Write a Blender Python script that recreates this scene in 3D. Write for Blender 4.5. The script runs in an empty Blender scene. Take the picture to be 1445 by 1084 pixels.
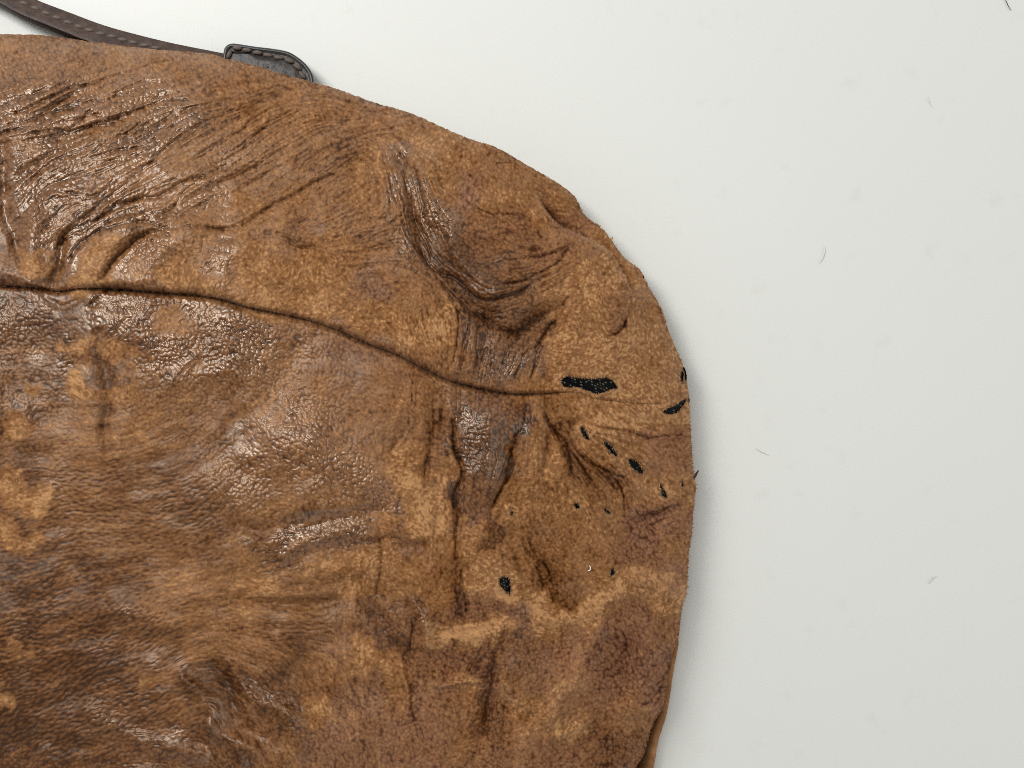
import bpy, bmesh, math, random
import numpy as np
from mathutils import Vector

C = bpy.context.scene
COL = C.collection
rng = np.random.default_rng(7)
random.seed(7)

# ------------------------------------------------------------------ camera, light, exposure
CAM_H = 0.38          # metres above the table
FPX = 1100.0          # focal length for a 1445 px wide frame
CX, CY = 722.5, 542.0
cam_d = bpy.data.cameras.new('camera')
cam = bpy.data.objects.new('camera', cam_d)
COL.objects.link(cam)
cam.location = (0, 0, CAM_H)
cam_d.sensor_width = 36.0
cam_d.lens = 36.0 * FPX / 1445.0
cam_d.clip_start = 0.01
cam_d.clip_end = 20
cam_d.dof.use_dof = True
cam_d.dof.focus_distance = 0.345
cam_d.dof.aperture_fstop = 20.0
C.camera = cam

w = bpy.data.worlds.new('World')
C.world = w
w.use_nodes = True
bg = w.node_tree.nodes['Background']
bg.inputs[0].default_value = (1.0, 0.98, 0.95, 1)
bg.inputs[1].default_value = 0.12


def area(name, loc, target, sx, sy, power, col):
    d = bpy.data.lights.new(name, 'AREA')
    d.shape = 'RECTANGLE'
    d.size, d.size_y = sx, sy
    d.energy = power
    d.color = col
    o = bpy.data.objects.new(name, d)
    COL.objects.link(o)
    o.location = loc
    o.rotation_euler = (Vector(target) - Vector(loc)).to_track_quat('-Z', 'Y').to_euler()
    return o


area('window_light', (-0.66, 0.56, 0.86), (0.02, 0.0, 0.03), 0.42, 0.42, 8.6, (1.0, 0.985, 0.96))
area('sheen_lamp', (-0.52, 0.42, 1.25), (-0.05, 0.0, 0.03), 0.75, 0.75, 5.4, (1.0, 0.985, 0.95))  # soft overhead lamp, added to spread a broad sheen over the leather
area('fill_left', (-1.9, 0.5, 0.9), (0.0, 0.0, 0.0), 2.0, 1.2, 5.0, (1.0, 1.0, 0.98))  # large unseen fill lamp, added for ambient light from the left
area('fill_far', (0.2, 2.0, 1.0), (0.0, 0.0, 0.0), 2.4, 1.3, 10.5, (0.97, 1.0, 0.97))  # added fill lamp beyond the far side, out of view
area('fill_right', (1.7, -0.2, 0.9), (0.0, 0.0, 0.0), 2.2, 1.4, 19.0, (1.0, 0.97, 0.925))  # added fill lamp, lightens the bag's shadow on the table
area('fill_near', (0.0, -2.0, 1.0), (0.0, 0.0, 0.0), 2.2, 1.4, 8.5, (1.0, 0.97, 0.93))  # weaker fill lamp added on the near side
C.view_settings.view_transform = 'Standard'
C.view_settings.look = 'None'
C.view_settings.exposure = 0.0
C.view_settings.gamma = 1.0
C.cycles.filter_width = 0.9
C.cycles.use_denoising = False


# ------------------------------------------------------------------ helpers
def world(px, py, z):
    k = (CAM_H - z) / FPX
    return (px - CX) * k, -(py - CY) * k, z


def tag(o, label=None, cat=None, group=None, kind=None):
    if label: o['label'] = label
    if cat: o['category'] = cat
    if group: o['group'] = group
    if kind: o['kind'] = kind
    return o


def empty(name, loc):
    o = bpy.data.objects.new(name, None)
    COL.objects.link(o)
    o.location = loc
    o.empty_display_size = 0.02
    return o


def link(name, me, mat, parent=None):
    o = bpy.data.objects.new(name, me)
    COL.objects.link(o)
    if mat: me.materials.append(mat)
    if parent is not None:
        o.parent = parent
        o.matrix_parent_inverse.identity()
        o.location = -Vector(parent.location) if parent.parent is None else (0, 0, 0)
    return o


def np_mesh(name, co, quads=None, tris=None, attrs=None, smooth=True):
    me = bpy.data.meshes.new(name)
    co = np.asarray(co, np.float32)
    me.vertices.add(len(co))
    me.vertices.foreach_set('co', co.ravel())
    loops, starts, n = [], [], 0
    if quads is not None and len(quads):
        loops.append(np.asarray(quads, np.int32).ravel())
        starts.append(np.arange(len(quads), dtype=np.int32) * 4)
        n = len(quads) * 4
    if tris is not None and len(tris):
        loops.append(np.asarray(tris, np.int32).ravel())
        starts.append(np.arange(len(tris), dtype=np.int32) * 3 + n)
    loops = np.concatenate(loops)
    starts = np.concatenate(starts)
    me.loops.add(len(loops))
    me.loops.foreach_set('vertex_index', loops)
    me.polygons.add(len(starts))
    me.polygons.foreach_set('loop_start', starts)
    me.update(calc_edges=True)
    if smooth:
        me.polygons.foreach_set('use_smooth', np.ones(len(starts), bool))
    for k, v in (attrs or {}).items():
        a = me.attributes.new(k, 'FLOAT_COLOR', 'POINT')
        a.data.foreach_set('color', np.asarray(v, np.float32).ravel())
    me.validate()
    return me


def grid_quads(nr, nc):
    i = np.arange(nr * nc, dtype=np.int32).reshape(nr, nc)
    return np.stack([i[:-1, :-1], i[:-1, 1:], i[1:, 1:], i[1:, :-1]], -1).reshape(-1, 4)


# ------------------------------------------------------------------ outline of the bag (pixels of the bag's front view)
MX = -240.0                                     # the bag is symmetric about x = MX/2
SEAM = np.array([(-120, 398), (0, 403), (40, 406), (70, 410), (85, 411), (110, 407), (140, 407), (200, 411), (300, 420),
    (345, 433), (415, 447), (470, 464), (520, 486), (560, 501), (600, 522), (640, 539), (690, 551), (730, 556), (791, 554),
    (815, 554), (837, 562), (866, 566), (895, 569), (920, 570), (938, 568), (946, 563), (954, 564), (963, 557), (971, 551)], float)
TOPSIL = np.array([(-120, 44), (0, 48), (60, 50), (100, 55), (150, 62), (200, 68), (260, 73), (300, 77), (320, 83), (360, 93),
    (400, 105), (440, 116), (480, 127), (520, 142), (540, 148), (565, 155), (590, 164), (620, 178), (660, 195), (700, 208),
    (740, 231), (780, 254), (800, 268), (813, 281), (826, 305), (845, 318), (860, 335), (880, 363), (903, 381), (914, 403),
    (933, 436), (945, 472), (957, 500), (963, 515), (967, 535), (971, 551)], float)
RIGHT = np.array([(971, 551), (972, 562), (974, 605), (979, 668), (981.5, 680), (981.5, 693), (979, 715), (977, 745), (972, 783),
    (970, 817), (968, 837), (962, 860), (960, 880), (956, 903), (948, 925), (943, 955), (939, 978), (935, 997), (924, 1016),
    (916, 1036), (911, 1059), (898, 1084), (880, 1130), (850, 1200), (800, 1330), (730, 1470), (620, 1560), (470, 1600)], float)
BACK_RIGHT = np.array([(966, 551), (969, 605), (975, 680), (972, 745), (965, 817), (958, 860), (957, 885), (957.6, 908), (954, 929), (950, 951),
    (947, 970), (943.5, 993), (939, 1015), (932, 1036), (927.5, 1055), (922, 1084), (906, 1130), (872, 1200), (815, 1330), (740, 1470), (625, 1565), (470, 1606)], float)


def mirror(p):
    q = p[::-1].copy()
    q[:, 0] = MX - q[:, 0]
    return q


def smooth_poly(p, n=6):
    """Catmull-Rom through the points"""
    out = []
    P = np.vstack([2 * p[0] - p[1], p, 2 * p[-1] - p[-2]])
    for i in range(1, len(P) - 2):
        t = np.linspace(0, 1, n, endpoint=False)[:, None]
        a, b, c, d = P[i - 1], P[i], P[i + 1], P[i + 2]
        out.append(.5 * (2 * b + (c - a) * t + (2 * a - 5 * b + 4 * c - d) * t ** 2 + (3 * b - a - 3 * c + d) * t ** 3))
    out.append(p[-1:])
    return np.vstack(out)


def seg_dist(X, Y, poly, closed=False):
    """distance to a polyline and its signed side at the nearest segment"""
    best = np.full(X.shape, 1e9, np.float32)
    P = poly
    Q = np.roll(P, -1, 0) if closed else P[1:]
    for (ax, ay), (bx, by) in zip(P if closed else P[:-1], Q):
        dx, dy = bx - ax, by - ay
        l2 = dx * dx + dy * dy + 1e-9
        t = np.clip(((X - ax) * dx + (Y - ay) * dy) / l2, 0, 1)
        np.minimum(best, (X - ax - t * dx) ** 2 + (Y - ay - t * dy) ** 2, out=best)
    return np.sqrt(best)


OUTLINE = np.vstack([TOPSIL[1:], RIGHT[1:], mirror(RIGHT)[:-1], mirror(TOPSIL)[:-1]])

# coarse distance-to-rim raster over the whole bag
CX0, CY0, CS = -1300.0, 0.0, 4.0
CW, CHH = 600, 425
gx, gy = np.meshgrid(CX0 + CS * np.arange(CW, dtype=np.float32), CY0 + CS * np.arange(CHH, dtype=np.float32))
RIM_D = seg_dist(gx, gy, OUTLINE, True)


def bil(R, fx, fy):
    h, wd = R.shape[:2]
    fx = np.clip(fx, 0, wd - 1.001)
    fy = np.clip(fy, 0, h - 1.001)
    ix = fx.astype(np.int32)
    iy = fy.astype(np.int32)
    ax = (fx - ix).astype(np.float32)
    ay = (fy - iy).astype(np.float32)
    if R.ndim == 3:
        ax, ay = ax[..., None], ay[..., None]
    return (R[iy, ix] * (1 - ax) + R[iy, ix + 1] * ax) * (1 - ay) + (R[iy + 1, ix] * (1 - ax) + R[iy + 1, ix + 1] * ax) * ay


ZR = 0.012


def base_z(px, py, d=None):
    if d is None:
        d = bil(RIM_D, (px - CX0) / CS, (py - CY0) / CS)
    t = np.clip(d / 380.0, 0, 1)
    f = np.sqrt(np.maximum(1 - (1 - t) ** 2, 0))
    return ZR + 0.046 * f + 0.010 * np.exp(-((px - 60) ** 2 + (py - 980) ** 2) / (2 * 430.0 ** 2)) * f


# ------------------------------------------------------------------ leather relief on a 1 px raster
RX0, RY0, RW, RH = -170, 20, 1180, 1160
X, Y = np.meshgrid(np.arange(RX0, RX0 + RW, dtype=np.float32), np.arange(RY0, RY0 + RH, dtype=np.float32))
KX = np.fft.rfftfreq(RW).astype(np.float32)[None, :]
KY = np.fft.fftfreq(RH).astype(np.float32)[:, None]
K2 = KX ** 2 + KY ** 2


def blur(A, s):
    return np.fft.irfft2(np.fft.rfft2(A) * np.exp(-2 * (math.pi * s) ** 2 * K2), s=A.shape).astype(np.float32)


def noise(s, seed):
    r = np.random.default_rng(seed)
    n = blur(r.standard_normal((RH, RW)).astype(np.float32), s)
    return n / n.std()


def sstep(a, b, v):
    t = np.clip((v - a) / (b - a), 0, 1)
    return t * t * (3 - 2 * t)


# wobble so nothing follows a ruler
wx1, wy1 = noise(14, 1), noise(14, 2)
wx2, wy2 = noise(3.5, 3), noise(3.5, 4)
XW = X + 2.2 * wx1 + 0.45 * wx2
YW = Y + 2.2 * wy1 + 0.45 * wy2
XB = X + 7 * wx1 + 3.0 * wx2
YB = Y + 7 * wy1 + 3.0 * wy2

# strokes: "amp width kind : x,y x,y ..."  kinds  c = sharp crease, v = soft valley/ridge
STROKES = """-3.2 2.2 c:300,125 331,119 387,113;-2.6 2 c:300,140 325,137 362,125 400,122;-3.2 2 c:337,148 379,125 416,125 466,133 487,137 520,146;
-3 2 c:348,167 391,137 435,131 487,137;-3 2 c:331,189 383,152 416,146 470,140;-3.4 2 c:321,212 358,187 398,158 429,146 478,142;
-3.4 2 c:300,233 337,212 364,183 393,173 424,152;-2.8 2 c:300,250 331,233 360,215 400,195;-3.6 2.2 c:476,194 507,185 539,183 564,177 590,174;
-4.5 3 c:0,142 41,133 77,119 100,108;-4 2.4 c:0,162 31,154 73,135 100,123 125,119 158,111 199,96 228,86 270,77;-4 2.5 c:0,178 29,175 50,165 83,146 110,132;
-4.5 2.6 c:-20,200 0,194 25,183 60,170 89,156 125,162 154,167 180,162;-4 2.4 c:8,202 58,185 87,183 116,167 145,144 187,123 208,118 237,119;
-3.5 2.2 c:95,187 137,173 179,158 239,142 266,146 299,140;-3 2.2 c:112,227 145,204 179,185 200,172;-4 2.4 c:112,227 158,216 191,210 228,196 249,173 276,148;
-3.5 2.2 c:39,264 54,248 83,227 110,214;-3.5 2.2 c:133,235 176,227 208,212 245,189 274,173;-3 2 c:183,250 208,233 240,205 262,190;-3.5 2.4 c:23,273 48,252 60,240 85,225;
-3.4 2.2 c:21,313 42,302 69,271 98,271 145,279;-3 2 c:91,338 125,315 156,286 187,265 208,250;-5.5 3 c:69,365 93,331 116,317 145,300 172,288 208,281 224,277 270,259 299,244 330,228;
-6.5 3.2 c:87,375 116,344 145,323 176,317 208,314 239,321 270,321 299,323 321,323 341,317 368,302 393,286 424,271 458,252 480,238;
-4.5 2.6 c:208,313 239,296 260,277 299,250;-4.5 2.4 c:239,319 260,302 286,290 305,280;-6 4 v:145,389 172,360 197,338 224,327;-4 2.4 c:145,389 172,360 197,338 224,327;
-2.8 2 c:264,402 286,375 299,356 322,332;-2.4 2 c:286,392 305,372;-2.4 1.8 c:402,423 415,408 425,395;-7 8 v:2,205 4,260 8,300 20,322 26,340 36,372 50,398;
-3.5 3 c:341,329 383,329 404,337 424,348 445,352 458,348;-2 1.6 c:508,441 545,423 560,410;-2 1.6 c:476,362 510,360 540,354 568,350;-3.5 1.8 c:566,255 566,273 568,302 549,321 532,328;
-2.5 1.6 c:582,398 550,402 530,410;-3 2 c:545,227 549,250 560,290 575,330 587,345;-3.4 2.2 c:572,215 574,250 580,290 592,320 606,350 618,380;-3 2 c:588,240 596,280 602,310 612,345;
-2.4 2 c:560,205 566,222 578,232;-9.5 14 v:565,230 578,290 592,330 606,362 630,392 652,412 668,432 690,455;10 15 v:604,232 622,288 638,330 655,362 680,390 700,402;
7 12 v:640,350 672,382 695,408;-6 4 c:587,340 612,377 647,394 668,419 689,427 703,423 741,408 788,379;-6 6 v:685,456 720,469 747,460 772,440 788,433 799,421;
-3.6 3 c:620,395 650,435 685,456 720,469 747,460 772,440 788,433 799,421 812,408;-6 3.2 c:812,340 805,346 795,361 768,384 741,396 705,402;-4 2.4 c:806,346 780,356 740,364;
-6 8 v:806,348 794,372 799,400;9 22 v:705,432 735,430 765,415;-4 2.2 c:612,377 640,430 647,470 635,527;-4 2.2 c:625,400 655,440 664,455 660,480 645,530;
-3 2 c:664,470 680,458;-3 2 c:680,470 672,500 666,530;-3 2 c:700,478 695,510 690,540;-3 2 c:735,505 728,525 720,545;-3.5 2 c:799,425 775,465 765,490 750,530;-3.6 3 c:790,438 768,472 756,500 748,545;
-3.5 2 c:775,455 765,480 735,500 730,520;9 30 v:592,440 610,470 605,500;-2.4 2 c:592,432 602,470 608,500;-5 4 c:898,431 880,459 864,472 848,475 838,472;6 20 v:880,490 840,495 800,490;
12 40 v:860,385 835,420 815,455;13 26 v:690,295 740,318 790,330 815,345 838,368 862,395 885,425;-3 2 c:640,255 665,285 700,300 740,305 760,312;-2.6 2 c:690,235 702,262 708,280;-3 2 c:745,262 770,278 800,275;
-2.5 2 c:770,300 800,300 815,303;-2.6 3 c:830,375 850,385 870,395;-3 3 v:600,180 650,205 700,225 750,250;
8 9 v:45,305 46,340 44,400;-7 6 v:70,400 80,370 88,345;9 15 v:125,395 150,352 180,327;9 20 v:200,392 230,350 260,335;6 18 v:290,405 310,375 335,350;5 14 v:345,305 400,268 440,245;5 18 v:400,320 450,300 500,290;
4 22 v:380,390 440,400 500,440;-4 12 v:420,345 470,370 520,400;-4 10 v:520,380 540,410 530,440;
6 40 v:160,450 210,470 250,500;-7 8 v:143,470 146,520 150,580 152,640;-3 2 c:145,482 148,500 146,520;-3 2 c:97,475 100,490;-2.6 1.8 c:148,482 160,462 178,440;-2.4 1.8 c:183,470 200,445 215,430;
-2.4 1.6 c:120,440 130,425 150,412;-3 5 v:60,420 85,430 110,420;-2.4 1.8 c:245,540 265,515 290,495;-2.6 1.8 c:551,512 559,525 559,545;-3.4 1.8 c:572,520 584,537 586,549 578,581 566,618 545,640;
-3.4 11 v:616,561 610,592 604,633 602,669 606,702;-2 2.6 c:618,556 611,592 605,633 603,669 606,702;-3 2 c:624,560 622,590 616,620;-4 3 v:639,594 643,633 651,665 643,698 647,731 642,760;
-1.9 2.4 c:636,580 643,633 650,668 643,698 647,731 643,761 645,802 643,844 649,885;-3.2 11 v:643,820 645,850 650,886;-3 1.8 c:652,800 655,840 660,880;7 25 v:690,590 686,640 680,680;
-4 6 v:741,567 734,602 726,640 714,681 697,712;-2.4 2.4 c:741,562 734,602 726,640 714,681 697,712 689,737 676,758;-4 2 c:722,650 708,690 694,720;-3.5 1.8 c:733,640 722,665 710,700;
-5 2.4 c:763,572 780,602 799,623 805,644 803,681;-7 8 v:768,571 785,606 803,630;-4 2 c:778,592 790,620 798,640;-4 2.2 c:801,614 826,645 855,661 877,672 902,693;-4 2.2 c:803,628 820,655 828,672 841,690;
-3.6 2 c:826,645 848,668 866,690 870,705;-4 2 c:855,661 868,675 877,697 880,722 888,745;-6 9 v:830,655 850,672 870,690;-2.8 1.8 c:812,632 840,650 860,668;
-4 2.4 c:834,600 866,603 893,612 913,621 938,619 960,616 968,607;-3 3 c:897,729 920,726 941,715 974,704;-5 6 v:900,735 930,728 972,708;4 10 v:840,600 880,630 920,650;
-3.5 2 c:732,752 747,777 768,798 780,827;-3.5 2 c:740,750 760,785 775,810;-3 2 c:724,770 732,800 738,830;-3 11 v:735,755 750,785 772,820;-3 2 c:752,790 765,820 770,840;
3.5 8 v:602,860 608,885 612,898 643,904 685,898 712,893;-5 6 v:640,886 680,882 700,880;3.5 9 v:668,833 695,850 726,862 768,873 809,867 859,850 880,843;-2.2 10 v:770,838 800,846 830,842;
5 7 v:885,820 910,822 938,826 970,828;-5 7 v:880,848 920,850 960,845;5 4 v:619,972 649,965 675,961 694,968 722,985 747,1000;-3 11 v:690,985 683,1012 672,1050 664,1084;
-1.8 2.4 c:713,875 713,895 702,918 696,946 690,970 684,1000 672,1040 662,1090;-3 2 c:720,885 706,930;8 20 v:732,1080 760,1031 788,993 816,946 835,908;5 5 v:769,1049 788,1038 807,1027 826,1015;
-5 10 v:835,1040 860,1000 870,960;-1.6 2.2 c:574,900 574,948 579,979 588,1015 600,1050;-1.6 2 c:583,860 583,885 580,930;9 8 v:574,840 588,862 600,885 603,910;-8 12 v:520,850 545,890 555,920;
5 6 v:392,900 415,925 435,945;-7 12 v:405,950 420,968 430,985;6 9 v:322,938 345,970 379,997;7 9 v:400,1005 412,1030 421,1062;8 10 v:296,1030 330,1045 360,1056 378,1082;-6 9 v:345,1025 390,1050;
8 9 v:258,958 280,975 292,995 302,1022;-8 12 v:305,945 325,975 330,1005;6 10 v:120,1000 157,1024 225,1054 280,1064;-6 14 v:60,1040 120,1060;6 14 v:150,860 200,860 240,880;-5 14 v:180,900 250,920;
6 30 v:330,520 380,600 420,640;7 40 v:400,640 470,650 530,640;-6 9 v:340,745 400,742 470,732 520,720;5 10 v:400,790 440,765 480,752 520,758;-4 3 c:500,760 525,765 545,758 580,762;-4 3 v:536,765 536,800 532,835;-1.3 2 c:538,765 537,800 533,835 540,860;
5 16 v:430,805 480,808 520,800;-6 8 v:340,845 400,850 470,850;6 20 v:590,690 605,720 600,750;-4 6 v:560,770 600,768;6 16 v:750,600 748,640 755,680;5 14 v:785,640 790,670;-5 6 v:768,610 770,640 765,670;
-4 4 v:935,1000 915,1012 890,1020;5 8 v:900,930 930,935 945,930;-3 2.2 c:938,960 920,985 900,1005;-3 2.2 c:850,1070 860,1040 875,1020;4 10 v:880,1000 910,1000;-4 8 v:860,900 880,920 890,960"""
PARSED = []
for rec in STROKES.replace('\n', '').split(';'):
    head, pts = rec.split(':')
    amp, wd, kind = head.split()
    amp, wd = float(amp), float(wd)
    P0 = float(pts.split()[0].split(',')[0]) if float(pts.split()[0].split(',')[1]) > 560 else 0
    if kind == 'c': amp, wd = amp * .56, wd * .82
    else: amp *= 1.4 if P0 < 560 else 1.8
    P = np.array([tuple(map(float, q.split(','))) for q in pts.split()])
    if kind == 'c' and P[:, 0].mean() > 540: amp *= 1.5
    if len(P) > 2: P = smooth_poly(P, 4)
    PARSED.append((amp, wd, kind, P))

# direction of creases and grain (degrees, y down)
ANG = """30 150 -22;30 280 -45;100 120 -20;100 200 -25;150 260 -33;220 120 -18;230 240 -32;300 150 -20;340 200 -38;400 150 -30;470 140 8;
420 220 -30;130 330 -50;220 360 -50;320 370 -45;450 280 -30;450 400 -20;540 330 -20;560 250 80;590 330 60;620 390 40;700 370 10;760 370 -20;
740 430 -25;650 460 80;700 500 100;740 510 110;600 200 40;680 240 35;760 330 30;850 370 50;900 450 60;850 500 20;930 540 30;40 440 10;
200 440 -30;100 600 -5;150 700 -3;100 800 -15;200 850 -15;150 950 -15;100 1050 -25;250 1000 -20;330 650 -35;300 500 -50;420 560 -55;
500 500 10;450 660 -30;450 770 -25;560 600 -60;610 620 95;650 640 75;690 620 75;720 660 105;770 600 65;820 650 50;760 780 60;700 760 95;
640 820 90;660 930 110;690 1000 100;750 950 100;800 1000 -60;880 1050 70;900 900 70;900 740 60;950 650 60;590 1000 80;420 880 0;400 960 40;
330 1030 60;520 870 90"""
c2 = np.zeros_like(X); s2 = np.zeros_like(X)
for rec in ANG.split(';'):
    ax, ay, aa = map(float, rec.split())
    wgt = 1.0 / (((X - ax) ** 2 + (Y - ay) ** 2) + 300.0) ** 1.5
    c2 += wgt * math.cos(2 * math.radians(aa)); s2 += wgt * math.sin(2 * math.radians(aa))
for amp, wd, kind, P in PARSED:
    if kind != 'c': continue
    for (ax, ay), (bx, by) in zip(P[:-1:2], P[1::2]):
        an = 2 * math.atan2(by - ay, bx - ax)
        mx_, my_ = .5 * (ax + bx), .5 * (ay + by)
        i0, i1 = max(0, int(mx_ - RX0 - 45)), min(RW, int(mx_ - RX0 + 45)); j0, j1 = max(0, int(my_ - RY0 - 45)), min(RH, int(my_ - RY0 + 45))
        if i1 <= i0 or j1 <= j0: continue
        sl = (slice(j0, j1), slice(i0, i1))
        wgt = 2e-5 * np.exp(-((X[sl] - mx_) ** 2 + (Y[sl] - my_) ** 2) / (2 * 13.0 ** 2))
        c2[sl] += wgt * math.cos(an); s2[sl] += wgt * math.sin(an)
c2, s2 = blur(c2 / np.hypot(c2, s2), 3), blur(s2 / np.hypot(c2, s2), 3)
TH = 0.5 * np.arctan2(s2, c2) + 0.06 * noise(20, 5) + 0.03 * noise(6, 6)
DX, DY = np.cos(TH), np.sin(TH)
del c2, s2


def lic(N, dx, dy, L, step=1.0):
    acc = N.copy(); tot = 1.0
    bx, by = X - RX0, Y - RY0
    for sgn in (1, -1):
        fx, fy = bx.copy(), by.copy()
        ldx, ldy = sgn * dx, sgn * dy
        for k in range(L):
            fx += ldx * step; fy += ldy * step
            np.clip(fx, 0, RW - 1.001, out=fx); np.clip(fy, 0, RH - 1.001, out=fy)
            ix, iy = fx.astype(np.int32), fy.astype(np.int32)
            ndx, ndy = dx[iy, ix], dy[iy, ix]
            flip = np.where(ndx * ldx + ndy * ldy < 0, -1, 1).astype(np.float32)
            ldx, ldy = ndx * flip, ndy * flip
            wk = 1.0 - 0.8 * k / L
            acc += wk * bil(N, fx, fy); tot += wk
    acc -= acc.mean()
    return acc / acc.std()


LIC_W = lic(noise(1.6, 11), DX, DY, 36, 1.7)      # crease pattern
LIC_W2 = lic(noise(4.5, 12), DX, DY, 22, 3.0)     # broader folds
fth = TH + 0.9 + 0.6 * noise(26, 13) + 0.4 * noise(5, 15)
LIC_F = lic(noise(0.62, 14), np.cos(fth), np.sin(fth), 2, 1.0) * .85 + .4 * noise(0.9, 16)   # suede fibres

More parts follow.
